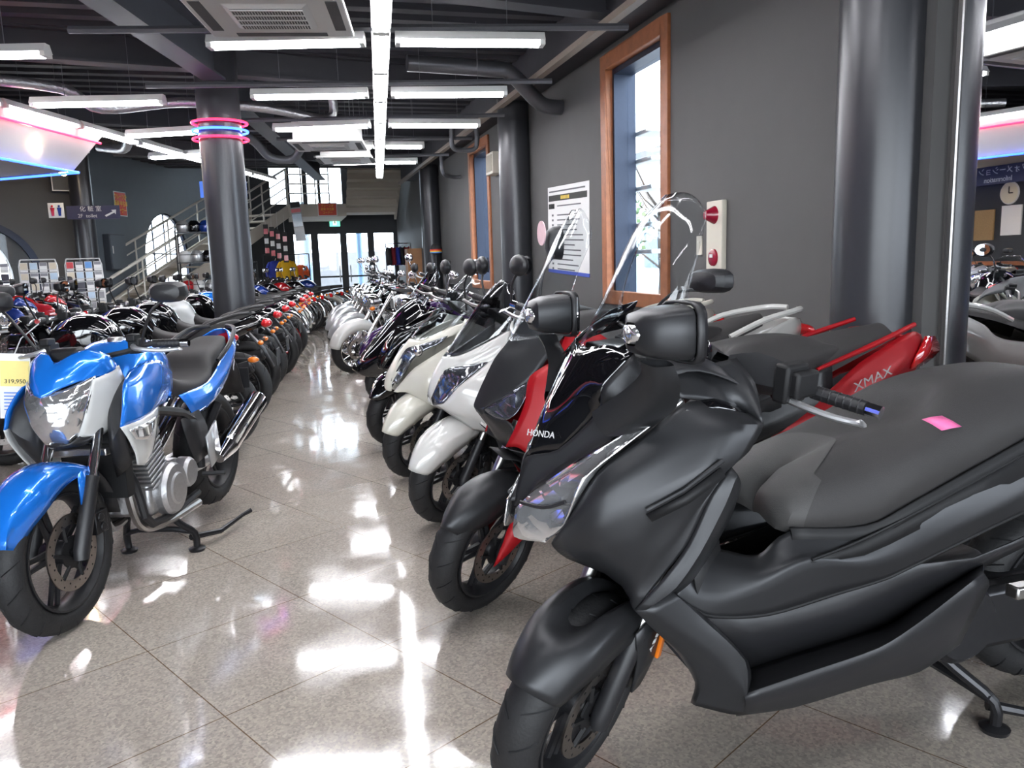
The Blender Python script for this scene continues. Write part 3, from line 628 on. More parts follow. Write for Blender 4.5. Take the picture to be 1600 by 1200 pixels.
# outdoors
tag(MB().box((3.6,-40,-.25),(90,90,-.13)).box((-60,25.6,-.25),(3.6,90,-.13)).box((-60,-40,-.25),(3.6,-5.5,-.13)).build('pavement', asph, smooth=0), '', ''); o = bpy.data.objects['pavement']; del o['label']; del o['category']; o['kind'] = 'structure'
def house(name, lab, x, y, w_, d_, h_, m=outw):
    e = empty(name, lab, 'building', (x,y,-.13)); MB().box((0,0,0),(w_,d_,h_)).build('wall', m, e, smooth=0)
    MB().box((-.3,-.3,h_),(w_+.3,d_+.3,h_+.35)).build('roof', beamm, e, smooth=0)
    for i in range(int(d_//2.4)):
        for z in (1.0, 3.6):
            if z+1.4 < h_: MB().box((-.04,1+i*2.4,z),(.02,2.3+i*2.4,z+1.3)).build('window', outg, e, smooth=0)
house('pale_house', 'pale house across the road seen through the nearest tall window', 13, 26, 6, 12, 4.9)
house('grey_shed', 'low grey building seen through the nearest tall window', 15, 41, 6, 14, 3.2)
o = MB().box((-3,28.5,-.13),(6,28.65,1.75)).build('boundary_wall', outd, smooth=0); tag(o, 'grey boundary wall outside the glazed doors', 'wall')
o = MB().tube([(.45,26.3,-.13),(.45,26.3,3.3)], .13, 16).build('canopy_post', mat('pale_blue_post', (.25,.38,.55), .5, noise=.05)); tag(o, 'pale blue post outside the leftmost glazed door', 'post')
o = MB().tube([(2.1,26.3,-.13),(2.1,26.3,3.3)], .10, 16).build('canopy_post', MATS['pale_blue_post']); tag(o, 'pale blue post outside the right glazed door', 'post')
for k, (x, y, s_) in enumerate(((8.2,17.0,1.0),(10.5,24.5,1.3))):
    e = empty('street_tree', ('slim bare tree nearest the tall window','bushy tree in front of the pale house')[k], 'tree', (x,y,-.13))
    tr = MB(); r3 = random.Random(k)
    tr.tube([(0,0,0),(.05,0,1.2*s_),(0,.1,2.6*s_)], [.09,.07,.04], 8)
    for j in range(14):
        a = r3.random()*6.28; z = 1.0*s_+r3.random()*1.6*s_; l = .6+r3.random()*.7
        tr.tube([(0,0,z),(l*.5*math.cos(a),l*.5*math.sin(a),z+.35),(l*math.cos(a),l*math.sin(a),z+.9)], [.03,.02,.008], 5)
    tr.build('trunk', mat('tree_bark', (.10,.08,.065), .9, noise=.3), e)
    if k:
        lf = MB()
        for j in range(260):
            a = r3.random()*6.28; z = 1.2+r3.random()*2.4; rr = (1.0-abs(z-2.4)/1.6)*1.3*r3.random()**.5; c_ = Vector((rr*math.cos(a), rr*math.sin(a), z)); n_ = Vector((r3.random()-.5,r3.random()-.5,r3.random()-.5)).normalized(); u_ = n_.orthogonal().normalized()*.09; v_ = n_.cross(u_)
            lf.add([c_-u_, c_+v_, c_+u_, c_-v_], [(0,1,2,3)])
        lf.build('foliage', leafm, e, smooth=0)

# ============================================================ PANEL COORDINATES (metres, bike frame: x forward from the front axle, y left, z up)
D = {
 'F_cowl': [[(-0.034,0,1.124),(0.024,0,1.038),(0.062,0,0.972),(0.103,0,0.877)], [(-0.065,0.1,1.139),(-0.015,0.085,1.067),(0.02,0.07,0.993),(0.073,0.035,0.885)], [(-0.099,0.165,1.126),(-0.031,0.15,1.056),(-0.027,0.125,0.992),(0.048,0.065,0.9)]],
 'F_brow': [[(-0.099,0.165,1.126),(-0.031,0.15,1.056),(-0.027,0.125,0.992),(0.048,0.065,0.9),(0.106,0.01,0.877),(0.123,0,0.826),(0.138,0,0.756)], [(-0.121,0.18,1.072),(-0.069,0.175,1.029),(-0.043,0.145,0.964),(0.018,0.1,0.89),(0.063,0.06,0.85),(0.099,0.035,0.809),(0.122,0.02,0.76)], [(-0.187,0.215,1.026),(-0.141,0.205,1.014),(-0.099,0.185,0.974),(-0.003,0.145,0.904),(0.053,0.11,0.859),(0.104,0.06,0.807),(0.144,0.03,0.76)]],
 'F_lamp': [[(-0.187,0.215,1.026),(-0.103,0.19,0.974),(-0.001,0.15,0.904),(0.106,0.065,0.809),(0.146,0.035,0.761)], [(-0.188,0.22,1.021),(-0.09,0.205,0.953),(-0.005,0.185,0.882),(0.058,0.14,0.788),(0.153,0.04,0.695)], [(-0.188,0.22,1.02),(-0.06,0.21,0.935),(0.039,0.19,0.859),(0.071,0.155,0.748),(0.097,0.1,0.694)]],
 'F_side': [[(0.068,0.158,0.747),(0.001,0.19,0.872),(-0.093,0.21,0.942),(-0.188,0.222,1.013),(-0.261,0.215,1.012),(-0.346,0.205,0.985)], [(0.096,0.14,0.706),(0.012,0.215,0.826),(-0.088,0.245,0.894),(-0.193,0.265,0.945),(-0.273,0.275,0.968),(-0.361,0.27,0.961)], [(0.079,0.135,0.681),(0.023,0.222,0.765),(-0.065,0.26,0.809),(-0.143,0.285,0.846),(-0.214,0.295,0.879),(-0.318,0.28,0.908)], [(0.054,0.13,0.66),(0.014,0.215,0.703),(-0.054,0.25,0.728),(-0.11,0.262,0.753),(-0.185,0.28,0.8),(-0.272,0.285,0.878)], [(-0.001,0.12,0.628),(-0.01,0.195,0.658),(-0.053,0.235,0.671),(-0.099,0.252,0.693),(-0.147,0.265,0.727),(-0.225,0.283,0.823)], [(-0.046,0.11,0.602),(-0.044,0.17,0.618),(-0.062,0.215,0.625),(-0.083,0.238,0.646),(-0.116,0.25,0.668),(-0.175,0.27,0.711)], [(-0.083,0.1,0.568),(-0.072,0.15,0.582),(-0.066,0.19,0.579),(-0.064,0.21,0.577),(-0.064,0.22,0.566),(-0.068,0.226,0.556)]],
 'F_arm': [[(-0.272,0.286,0.878),(-0.225,0.284,0.824),(-0.174,0.272,0.711),(-0.119,0.258,0.633),(-0.067,0.227,0.556)], [(-0.277,0.3,0.866),(-0.248,0.298,0.798),(-0.192,0.29,0.693),(-0.142,0.275,0.617),(-0.088,0.243,0.561)], [(-0.295,0.285,0.84),(-0.27,0.283,0.776),(-0.223,0.27,0.686),(-0.184,0.255,0.622),(-0.155,0.235,0.588)], [(-0.318,0.25,0.82),(-0.304,0.235,0.749),(-0.258,0.22,0.657),(-0.215,0.215,0.597),(-0.174,0.21,0.567)]],
 'F_top': [[(-0.186,0.217,1.027),(-0.145,0.18,1.077),(-0.063,0.14,1.114)], [(-0.261,0.215,1.012),(-0.235,0.19,1.065),(-0.184,0.15,1.107)], [(-0.346,0.205,0.985),(-0.3,0.19,1.038),(-0.279,0.15,1.086)], [(-0.361,0.27,0.961),(-0.385,0.2,1.041),(-0.373,0.14,1.094)]],
 'F_lower': [[(-0.067,0.205,0.567),(-0.117,0.2,0.502),(-0.196,0.19,0.412),(-0.248,0.18,0.323),(-0.254,0.15,0.251)], [(-0.068,0.226,0.556),(-0.127,0.218,0.49),(-0.207,0.21,0.409),(-0.248,0.205,0.334),(-0.249,0.18,0.262)], [(-0.091,0.243,0.564),(-0.166,0.245,0.499),(-0.263,0.25,0.406),(-0.325,0.255,0.316),(-0.324,0.21,0.242)], [(-0.155,0.235,0.588),(-0.234,0.24,0.508),(-0.329,0.26,0.402),(-0.335,0.262,0.305),(-0.361,0.22,0.24)], [(-0.174,0.21,0.567),(-0.26,0.205,0.496),(-0.378,0.2,0.362),(-0.386,0.2,0.274),(-0.383,0.2,0.249)]],
 'F_sill': [[(-0.411,0.15,0.31),(-0.584,0.15,0.33),(-0.842,0.15,0.356),(-0.919,0.16,0.402),(-1.114,0.18,0.497)], [(-0.329,0.262,0.319),(-0.493,0.27,0.345),(-0.7,0.27,0.371),(-0.842,0.255,0.412),(-1.054,0.235,0.5)], [(-0.334,0.26,0.293),(-0.486,0.268,0.308),(-0.72,0.265,0.337),(-0.87,0.25,0.362),(-1.074,0.235,0.462)], [(-0.359,0.21,0.233),(-0.501,0.215,0.227),(-0.729,0.215,0.243),(-0.889,0.21,0.246),(-1.029,0.2,0.293)], [(-0.413,0.1,0.154),(-0.588,0.1,0.144),(-0.833,0.1,0.165),(-0.999,0.1,0.172),(-1.137,0.1,0.229)]],
 'F_mid': [[(-0.179,0.2,0.562),(-0.277,0.205,0.493),(-0.429,0.205,0.473),(-0.606,0.212,0.496),(-0.821,0.22,0.549),(-1.026,0.225,0.54),(-1.3,0.21,0.59)], [(-0.411,0.15,0.31),(-0.424,0.15,0.311),(-0.584,0.15,0.33),(-0.842,0.15,0.356),(-0.919,0.16,0.402),(-1.115,0.18,0.488),(-1.315,0.2,0.557)]],
 'F_flank': [[(-0.288,0.1,0.718),(-0.318,0.11,0.636),(-0.369,0.13,0.616),(-0.433,0.155,0.606),(-0.507,0.17,0.662),(-0.699,0.205,0.654),(-0.827,0.225,0.707),(-1.183,0.215,0.828),(-1.43,0.19,0.891)], [(-0.26,0.15,0.689),(-0.277,0.165,0.613),(-0.329,0.18,0.595),(-0.403,0.2,0.583),(-0.515,0.205,0.617),(-0.703,0.225,0.614),(-0.841,0.24,0.659),(-1.171,0.232,0.743),(-1.427,0.2,0.805)], [(-0.204,0.19,0.593),(-0.232,0.2,0.554),(-0.304,0.208,0.538),(-0.402,0.215,0.557),(-0.531,0.225,0.605),(-0.683,0.235,0.578),(-0.82,0.245,0.602),(-1.165,0.24,0.703),(-1.425,0.205,0.762)], [(-0.179,0.2,0.562),(-0.222,0.203,0.528),(-0.276,0.207,0.497),(-0.425,0.21,0.479),(-0.601,0.217,0.503),(-0.746,0.225,0.525),(-0.835,0.232,0.553),(-1.18,0.232,0.647),(-1.441,0.2,0.678)]],
 'F_gap': [[(-0.531,0.225,0.608),(-0.667,0.222,0.635),(-0.824,0.235,0.692),(-1.174,0.225,0.804)], [(-0.53,0.226,0.6),(-0.679,0.232,0.599),(-0.83,0.242,0.648),(-1.169,0.234,0.744)]],
 'F_seat': [[(-0.523,0,0.658),(-0.505,0.05,0.671),(-0.514,0.15,0.652),(-0.708,0.195,0.648),(-0.835,0.217,0.705),(-0.983,0.212,0.75),(-1.195,0.205,0.825),(-1.541,0.14,0.909),(-1.66,0,0.86)], [(-0.522,0,0.685),(-0.497,0.06,0.709),(-0.507,0.175,0.7),(-0.688,0.215,0.711),(-0.822,0.232,0.77),(-0.964,0.225,0.819),(-1.177,0.215,0.891),(-1.476,0.15,0.952),(-1.67,0,0.9)], [(-0.545,0,0.722),(-0.515,0.06,0.746),(-0.569,0.155,0.773),(-0.715,0.19,0.799),(-0.853,0.205,0.845),(-0.985,0.2,0.889),(-1.192,0.18,0.943),(-1.419,0.12,0.97),(-1.62,0,0.925)], [(-0.593,0,0.764),(-0.605,0.05,0.798),(-0.69,0.09,0.836),(-0.811,0.11,0.862),(-0.921,0.12,0.896),(-1.021,0.12,0.956),(-1.202,0.11,0.988),(-1.384,0.07,0.993),(-1.55,0,0.945)], [(-0.613,0,0.771),(-0.652,0,0.788),(-0.762,0,0.837),(-0.907,0,0.866),(-1.024,0,0.907),(-1.101,0,0.973),(-1.254,0,0.997),(-1.395,0,0.993),(-1.5,0,0.95)]],
 'F_screen': [[(-0.034,0,1.119),(-0.077,0,1.19),(-0.136,0,1.294),(-0.204,0,1.413),(-0.272,0,1.481)], [(-0.074,0.08,1.129),(-0.115,0.08,1.193),(-0.164,0.08,1.294),(-0.224,0.075,1.409),(-0.287,0.05,1.481)], [(-0.152,0.135,1.151),(-0.173,0.14,1.223),(-0.208,0.14,1.321),(-0.264,0.12,1.413),(-0.301,0.085,1.462)], [(-0.221,0.165,1.193),(-0.231,0.17,1.25),(-0.252,0.165,1.32),(-0.28,0.15,1.39),(-0.302,0.12,1.427)]],
 'F_fender': [[(-0.102,0,0.543),(-0.025,0,0.588),(0.033,0,0.513),(0.089,0,0.43),(0.137,0,0.362),(0.148,0,0.33)], [(-0.092,0.06,0.518),(-0.032,0.06,0.494),(0.012,0.065,0.438),(0.06,0.065,0.397),(0.103,0.06,0.344),(0.119,0.055,0.323)], [(-0.097,0.085,0.478),(-0.062,0.088,0.444),(-0.014,0.088,0.395),(0.037,0.082,0.355),(0.081,0.075,0.326),(0.099,0.07,0.319)]],
 'X_nose': [[(-0.274,0,1.183),(-0.152,0,1.039),(-0.096,0,0.976),(-0.041,0,0.877),(-0.011,0,0.812),(-0.02,0,0.792)], [(-0.311,0.09,1.139),(-0.211,0.085,1.027),(-0.139,0.075,0.949),(-0.08,0.06,0.864),(-0.027,0.04,0.798),(-0.029,0.03,0.777)], [(-0.324,0.15,1.073),(-0.268,0.145,1.006),(-0.199,0.135,0.913),(-0.113,0.11,0.857),(-0.037,0.06,0.806),(-0.036,0.05,0.787)]],
 'X_lamp': [[(-0.197,0.14,0.913),(-0.119,0.11,0.869),(-0.059,0.07,0.825),(-0.026,0.045,0.804)], [(-0.194,0.15,0.901),(-0.144,0.14,0.825),(-0.087,0.11,0.782),(-0.043,0.05,0.78)], [(-0.184,0.155,0.893),(-0.135,0.15,0.804),(-0.101,0.125,0.769),(-0.069,0.07,0.762)]],
 'X_red': [[(-0.322,0.155,1.073),(-0.277,0.16,0.984),(-0.181,0.155,0.926),(-0.155,0.165,0.832),(-0.119,0.16,0.747),(-0.086,0.14,0.675)], [(-0.418,0.22,1.073),(-0.344,0.22,0.975),(-0.279,0.225,0.878),(-0.236,0.22,0.789),(-0.191,0.205,0.709),(-0.146,0.18,0.659)], [(-0.52,0.27,0.98),(-0.48,0.28,0.88),(-0.44,0.285,0.75),(-0.4,0.27,0.62),(-0.34,0.25,0.5),(-0.28,0.22,0.4)], [(-0.6,0.22,0.95),(-0.56,0.22,0.82),(-0.52,0.22,0.7),(-0.48,0.22,0.58),(-0.42,0.2,0.46),(-0.34,0.18,0.36)]],
 'X_chin': [[(-0.026,0.045,0.804),(-0.02,0,0.79),(-0.067,0,0.72),(-0.102,0,0.662),(-0.152,0,0.62)], [(-0.035,0.055,0.788),(-0.061,0.07,0.758),(-0.105,0.08,0.703),(-0.121,0.08,0.654),(-0.164,0.08,0.613)], [(-0.067,0.075,0.763),(-0.101,0.125,0.765),(-0.117,0.15,0.735),(-0.093,0.135,0.669),(-0.157,0.16,0.649)]],
 'X_redlow': [[(-0.175,0.15,0.424),(-0.102,0.14,0.4),(-0.065,0.13,0.309),(-0.032,0.115,0.222)], [(-0.201,0.17,0.353),(-0.144,0.155,0.332),(-0.087,0.135,0.271),(-0.034,0.118,0.221)]],
 'X_fender': [[(-0.2,0,0.528),(-0.125,0,0.598),(-0.055,0,0.588),(0.015,0,0.511),(0.072,0,0.446),(0.099,0,0.387)], [(-0.192,0.06,0.494),(-0.129,0.065,0.527),(-0.065,0.067,0.486),(-0.002,0.065,0.444),(0.067,0.06,0.389),(0.089,0.05,0.372)], [(-0.195,0.085,0.439),(-0.15,0.088,0.482),(-0.106,0.09,0.426),(-0.039,0.085,0.391),(0.016,0.078,0.362),(0.036,0.07,0.357)]],
 'X_screen': [[(-0.152,0,1.042),(-0.218,0,1.162),(-0.297,0,1.289),(-0.376,0,1.427),(-0.433,0,1.513)], [(-0.198,0.09,1.052),(-0.242,0.09,1.142),(-0.309,0.09,1.277),(-0.376,0.085,1.413),(-0.43,0.06,1.511)], [(-0.283,0.15,1.075),(-0.307,0.155,1.165),(-0.351,0.155,1.288),(-0.408,0.14,1.41),(-0.438,0.1,1.468)], [(-0.329,0.175,1.188),(-0.34,0.18,1.232),(-0.365,0.18,1.299),(-0.414,0.165,1.387),(-0.437,0.13,1.432)]],
 'X_tail': [[(-0.95,0.2,0.66),(-1.342,0.21,0.755),(-1.557,0.2,0.89),(-1.815,0.17,0.991),(-1.922,0.12,0.976),(-2.054,0,0.936)], [(-1.092,0.23,0.638),(-1.401,0.235,0.716),(-1.639,0.22,0.824),(-1.821,0.19,0.9),(-1.949,0.12,0.912),(-2.077,0,0.892)], [(-1.13,0.23,0.627),(-1.375,0.235,0.615),(-1.563,0.225,0.701),(-1.755,0.19,0.817),(-1.892,0.13,0.829),(-2.023,0,0.804)], [(-0.95,0.18,0.5),(-1.374,0.2,0.577),(-1.578,0.19,0.667),(-1.758,0.16,0.781),(-1.878,0.1,0.805),(-1.983,0,0.784)]],
 'W_nose': [[(-0.055,0,0.873),(-0.02,0,0.821),(0.008,0,0.769),(0.028,0,0.693),(0.005,0,0.636)], [(-0.121,0.08,0.881),(-0.082,0.075,0.845),(-0.048,0.065,0.811),(0.014,0.045,0.708),(0.003,0.04,0.636)], [(-0.244,0.135,0.941),(-0.193,0.14,0.886),(-0.147,0.125,0.843),(-0.039,0.085,0.796),(0.017,0.05,0.665)], [(-0.377,0.165,1.017),(-0.364,0.17,0.956),(-0.311,0.175,0.882),(-0.237,0.172,0.852),(-0.145,0.13,0.835)]],
 'W_lamp': [[(-0.238,0.17,0.852),(-0.129,0.13,0.836),(-0.042,0.09,0.815),(0.021,0.045,0.677)], [(-0.223,0.175,0.841),(-0.112,0.155,0.784),(-0.047,0.12,0.706),(0.015,0.055,0.646)], [(-0.202,0.18,0.831),(-0.085,0.165,0.741),(-0.023,0.12,0.66),(0.007,0.06,0.646)]],
 'W_side': [[(-0.378,0.165,1.063),(-0.327,0.18,0.928),(-0.218,0.182,0.836),(-0.085,0.168,0.738),(-0.025,0.125,0.661),(0.005,0.065,0.644)], [(-0.34,0.24,1),(-0.45,0.25,0.927),(-0.351,0.25,0.81),(-0.209,0.23,0.694),(-0.095,0.17,0.616),(-0.026,0.08,0.622)], [(-0.5,0.27,0.92),(-0.44,0.28,0.82),(-0.376,0.26,0.701),(-0.252,0.235,0.583),(-0.155,0.18,0.581),(-0.094,0.1,0.571)], [(-0.56,0.22,0.8),(-0.5,0.22,0.65),(-0.42,0.22,0.52),(-0.34,0.2,0.4),(-0.251,0.17,0.491),(-0.172,0.1,0.51)]],
 'W_fender': [[(-0.367,0,0.495),(-0.283,0,0.536),(-0.132,0,0.549),(-0.042,0,0.508),(0.031,0,0.417),(0.074,0,0.338)], [(-0.348,0.06,0.475),(-0.263,0.065,0.494),(-0.147,0.067,0.495),(-0.048,0.065,0.456),(0.019,0.06,0.38),(0.061,0.05,0.326)], [(-0.339,0.085,0.432),(-0.254,0.088,0.424),(-0.169,0.09,0.364),(-0.072,0.085,0.354),(-0.008,0.075,0.325),(0.038,0.06,0.317)]],
 'W_screen': [[(-0.058,0,0.876),(-0.133,0,0.971),(-0.237,0,1.108),(-0.323,0,1.206),(-0.368,0,1.239)], [(-0.121,0.08,0.884),(-0.188,0.085,0.975),(-0.279,0.085,1.095),(-0.349,0.08,1.185),(-0.379,0.06,1.231)], [(-0.244,0.135,0.944),(-0.284,0.14,1.005),(-0.345,0.14,1.095),(-0.385,0.12,1.163),(-0.402,0.09,1.199)], [(-0.367,0.165,1.002),(-0.378,0.165,1.048),(-0.386,0.165,1.094),(-0.395,0.15,1.139),(-0.399,0.12,1.175)]],
 'W_tail': [[(-0.9,0.19,0.7),(-1.587,0.2,0.786),(-1.728,0.19,0.878),(-1.866,0.16,0.944),(-2.01,0.1,0.971),(-2.126,0,0.959)], [(-0.9,0.22,0.64),(-1.569,0.23,0.688),(-1.729,0.22,0.779),(-1.887,0.19,0.852),(-2.022,0.12,0.908),(-2.154,0,0.903)], [(-0.9,0.2,0.48),(-1.622,0.21,0.579),(-1.785,0.2,0.669),(-1.911,0.16,0.76),(-2.014,0.1,0.836),(-2.122,0,0.839)]],
 'M_nose': [[(-0.049,0,0.883),(0.033,0,0.791),(0.102,0,0.675),(0.117,0,0.61),(0.11,0,0.582)], [(-0.12,0.08,0.878),(-0.033,0.075,0.81),(0.047,0.06,0.71),(0.083,0.04,0.621),(0.082,0.04,0.578)], [(-0.258,0.14,0.944),(-0.149,0.13,0.877),(-0.03,0.095,0.828),(0.045,0.055,0.728),(0.084,0.045,0.621)], [(-0.402,0.168,0.988),(-0.309,0.168,0.917),(-0.252,0.16,0.893),(-0.148,0.13,0.866),(-0.048,0.1,0.831)]],
 'M_lamp': [[(-0.252,0.16,0.901),(-0.104,0.12,0.856),(-0.012,0.09,0.832),(0.053,0.05,0.717),(0.082,0.04,0.64)], [(-0.211,0.165,0.865),(-0.114,0.135,0.819),(-0.042,0.12,0.769),(0.006,0.08,0.679),(0.051,0.055,0.62)]],
 'M_side': [[(-0.428,0.175,0.987),(-0.344,0.18,0.897),(-0.207,0.17,0.817),(-0.049,0.13,0.72),(0.023,0.075,0.633),(0.072,0.05,0.575)], [(-0.34,0.24,1),(-0.28,0.25,0.9),(-0.231,0.22,0.718),(-0.1,0.19,0.659),(-0.014,0.12,0.594),(0.047,0.06,0.57)], [(-0.5,0.27,0.92),(-0.44,0.28,0.82),(-0.297,0.25,0.622),(-0.133,0.2,0.581),(-0.048,0.13,0.546),(-0.017,0.07,0.571)], [(-0.56,0.22,0.8),(-0.5,0.22,0.65),(-0.42,0.22,0.52),(-0.228,0.18,0.462),(-0.159,0.14,0.477),(-0.113,0.08,0.494)]],
 'M_fender': [[(-0.32,0,0.62),(-0.269,0,0.488),(-0.11,0,0.513),(0.004,0,0.451),(0.074,0,0.397),(0.113,0,0.321)], [(-0.32,0.06,0.6),(-0.255,0.06,0.459),(-0.114,0.065,0.452),(-0.015,0.065,0.421),(0.057,0.06,0.367),(0.098,0.05,0.31)], [(-0.32,0.085,0.5),(-0.203,0.088,0.337),(-0.104,0.09,0.338),(-0.026,0.085,0.325),(0.032,0.075,0.308),(0.084,0.06,0.298)]],
 'M_screen': [[(-0.053,0,0.887),(-0.152,0,0.99),(-0.256,0,1.102),(-0.348,0,1.195),(-0.414,0,1.251)], [(-0.12,0.08,0.882),(-0.214,0.085,0.993),(-0.296,0.085,1.096),(-0.38,0.08,1.188),(-0.431,0.06,1.251)], [(-0.258,0.14,0.948),(-0.307,0.145,1.022),(-0.366,0.14,1.103),(-0.43,0.12,1.187),(-0.459,0.09,1.238)], [(-0.391,0.165,0.989),(-0.404,0.17,1.045),(-0.423,0.165,1.101),(-0.461,0.15,1.175),(-0.474,0.12,1.223)]],
 'B_visor': [[(-0.387,0,0.882),(-0.361,0,0.992),(-0.22,0,0.972),(-0.103,0,0.915),(-0.044,0,0.925)], [(-0.369,0.08,0.989),(-0.257,0.05,1.037),(-0.157,0.05,1.046),(-0.081,0.03,0.954),(-0.045,0,0.927)]],
}

# ============================================================ MOTORCYCLE PARTS
def steer_m(deg, ax=(.085,0,0), rake=26):
    k = Vector((-math.sin(math.radians(rake)), 0, math.cos(math.radians(rake))))
    A = Vector(ax); return Matrix.Translation(A) @ Matrix.Rotation(math.radians(deg), 4, k) @ Matrix.Translation(-A)
ID = Matrix.Identity(4)
def tyre_prof(R, wd, h):
    # closed profile: outer radius R, width wd, section height h
    p = []
    for k in range(13):
        a = -100+200*k/12; a = math.radians(a)
        p.append((R-h*.60*(1-math.cos(a)*1.0) if abs(a) < PI/2 else R-h*.60-(abs(a)-PI/2)*h*.6, wd/2*math.sin(a)))
    p.append((R-h, wd*.36)); p.append((R-h, -wd*.36))
    return p
def wheel(par, c, R, wd, rim_r, kind='cast', m=None, rimm=None, discs=1, spokes=5, side=1, steer=ID, name='front_wheel', discR=.13, rot=0, seg=40):
    """wheel > tyre, rim, brake disc"""
    rimm = rimm or pblack
    T = lambda b: b.xf(steer @ Matrix.Translation(c))
    ty = T(MB().lathe(tyre_prof(R, wd, R-rim_r), (0,0,0), 'Y', seg, close=True)).build(name, rubber, par, smooth=60)
    # tread grooves: thin raised ribs look wrong, so cut-like dark strips follow the crown
    g = MB(); Rg = R-.0005
    for s_ in (-1, 1):
        for k in range(18):
            a = 2*PI*k/18+rot; pts = []
            for j in range(5):
                u = .12+.62*j/4; ang = math.radians(100*u)*s_; rr = R-(R-rim_r)*.60*(1-math.cos(ang))+.0008; aa = a+.16*j/4+(.09 if s_ > 0 else 0)
                pts.append((rr*math.cos(aa), wd/2*math.sin(ang), rr*math.sin(aa)))
            g.tube(pts, .0022, 4, caps=False)
    T(g).build('tread_groove', dblack, ty)
    rm = MB(); w2 = wd*.34
    rm.lathe([(rim_r+.004,-w2-.012),(rim_r-.004,-w2-.012),(rim_r-.012,-w2+.006),(rim_r-.022,-w2*.4),(rim_r-.022,w2*.4),(rim_r-.012,w2-.006),(rim_r-.004,w2+.012),(rim_r+.004,w2+.012)], (0,0,0), 'Y', seg, close=True)
    rm.lathe([(.012,-.05),(.035,-.05),(.045,-.03),(.045,.03),(.035,.05),(.012,.05)], (0,0,0), 'Y', 20, close=True)
    if kind == 'cast':
        for k in range(spokes):
            a = 2*PI*k/spokes+rot; ca, sa = math.cos(a), math.sin(a)
            for dy, off in ((0, .10), (0, -.10)) if spokes <= 5 else ((0,0),):
                p0 = Vector((.035*math.cos(a+off*3), dy, .035*math.sin(a+off*3))); p1 = Vector(((rim_r-.015)*math.cos(a+off), dy, (rim_r-.015)*math.sin(a+off)))
                rm.tube([p0, p0.lerp(p1,.5), p1], [.016,.011,.010], 6)
    else:
        for k in range(28):
            a = 2*PI*k/28; s_ = 1 if k % 2 else -1; a2 = a+(.5 if (k//2) % 2 else -.5)
            rm.tube([(.035*math.cos(a2), s_*.03, .035*math.sin(a2)), ((rim_r-.018)*math.cos(a), s_*.005, (rim_r-.018)*math.sin(a))], .0022, 4, caps=False)
    T(rm).build('rim', rimm, par, smooth=40).parent = ty
    for d in range(discs):
        y = side*(.062 if d == 0 else -.062)
        T(MB().lathe([(discR*.72,y-.003),(discR,y-.003),(discR,y+.003),(discR*.72,y+.003)], (0,0,0), 'Y', 40, close=True)).build('brake_disc', disc, ty)
        cc = MB()
        cc.lathe([(.02,y-.004),(discR*.42,y-.004),(discR*.42,y+.002),(.02,y+.002)], (0,0,0), 'Y', 20, close=True)
        for k in range(6): a = 2*PI*k/6; cc.tube([(discR*.38*math.cos(a),y,discR*.38*math.sin(a)),(discR*.76*math.cos(a+.2),y,discR*.76*math.sin(a+.2))], .008, 5)
        for k in range(26):
            a = 2*PI*k/26; r_ = discR*(.80 if k % 2 else .92); cc.lathe([(0,.0035),(.004,.0035),(.004,-.0035),(0,-.0035)], (r_*math.cos(a), y, r_*math.sin(a)), 'Y', 6)
        T(cc).build('disc_carrier', dblack, ty)
    return ty
def fork(par, c, steer, m1, m2, top=(-.26,.78), yw=.095, fr=.022, name='fork_leg', low=.34):
    for s_ in (-1, 1):
        b = Vector((c[0], s_*yw, c[2])); t = Vector((top[0], s_*yw, top[1])); mid = b.lerp(t, low)
        o = MB().tube([b+Vector((.005,0,-.03)), b, mid], [fr*1.1,fr*1.25,fr*1.15], 14).xf(steer).build(name, m2, par)
        MB().tube([mid, t], fr*.82, 14).xf(steer).build('fork_tube', m1, o)
def caliper(par, c, steer, side=1, R=.12, m=None):
    b = MB().box((c[0]-R-.055, side*.045, c[2]+.02),(c[0]-R+.02, side*.095, c[2]+.11)).box((c[0]-R-.03, side*.05, c[2]+.10),(c[0]-R, side*.085, c[2]+.15))
    b.lathe([(0,-.012),(.018,-.012),(.018,.012),(0,.012)], (c[0]-R-.02, side*.09, c[2]+.045), 'Y', 12).lathe([(0,-.012),(.018,-.012),(.018,.012),(0,.012)], (c[0]-R-.01, side*.09, c[2]+.085), 'Y', 12)
    b.xf(steer).build('brake_caliper', m or darkm, par, bevel=.004)
def arc_fender(par, c, R, wd, a0, a1, steer, m, name='front_fender', tip=.35, crown=.03, taper=True, scoop=0, n=14):
    rows = []
    for j in range(-4, 5):
        u = j/4; row = []
        for k in range(n):
            t = k/(n-1); a = math.radians(a0+(a1-a0)*t)
            wt = wd/2*(min(1, tip+(1-tip)*min(1, t*3.2)**.7) if taper else 1)*(min(1, .75+.25*min(1,(1-t)*4)) if taper else 1)
            drop = crown*abs(u)**2.2+scoop*max(0,min(1,(t-.22)/.4))*max(0,1-3.2*u*u)
            row.append((c[0]+(R-drop)*math.cos(a), wt*u, c[2]+(R-drop)*math.sin(a)))
        rows.append(row)
    # side skirts
    for s_ in (-1, 1):
        base = rows[-1] if s_ > 0 else rows[0]; sk = []
        for k, p in enumerate(base):
            t = k/(n-1); dd = .035+.04*math.sin(PI*t); v = Vector(p)-Vector((c[0],p[1],c[2])); sk.append(tuple(Vector(p)-v.normalized()*dd))
        if s_ > 0: rows.append(sk)
        else: rows.insert(0, sk)
    o = MB().sheet(rows).xf(steer).build(name, m, par, sub=1, thick=.004)
    return o
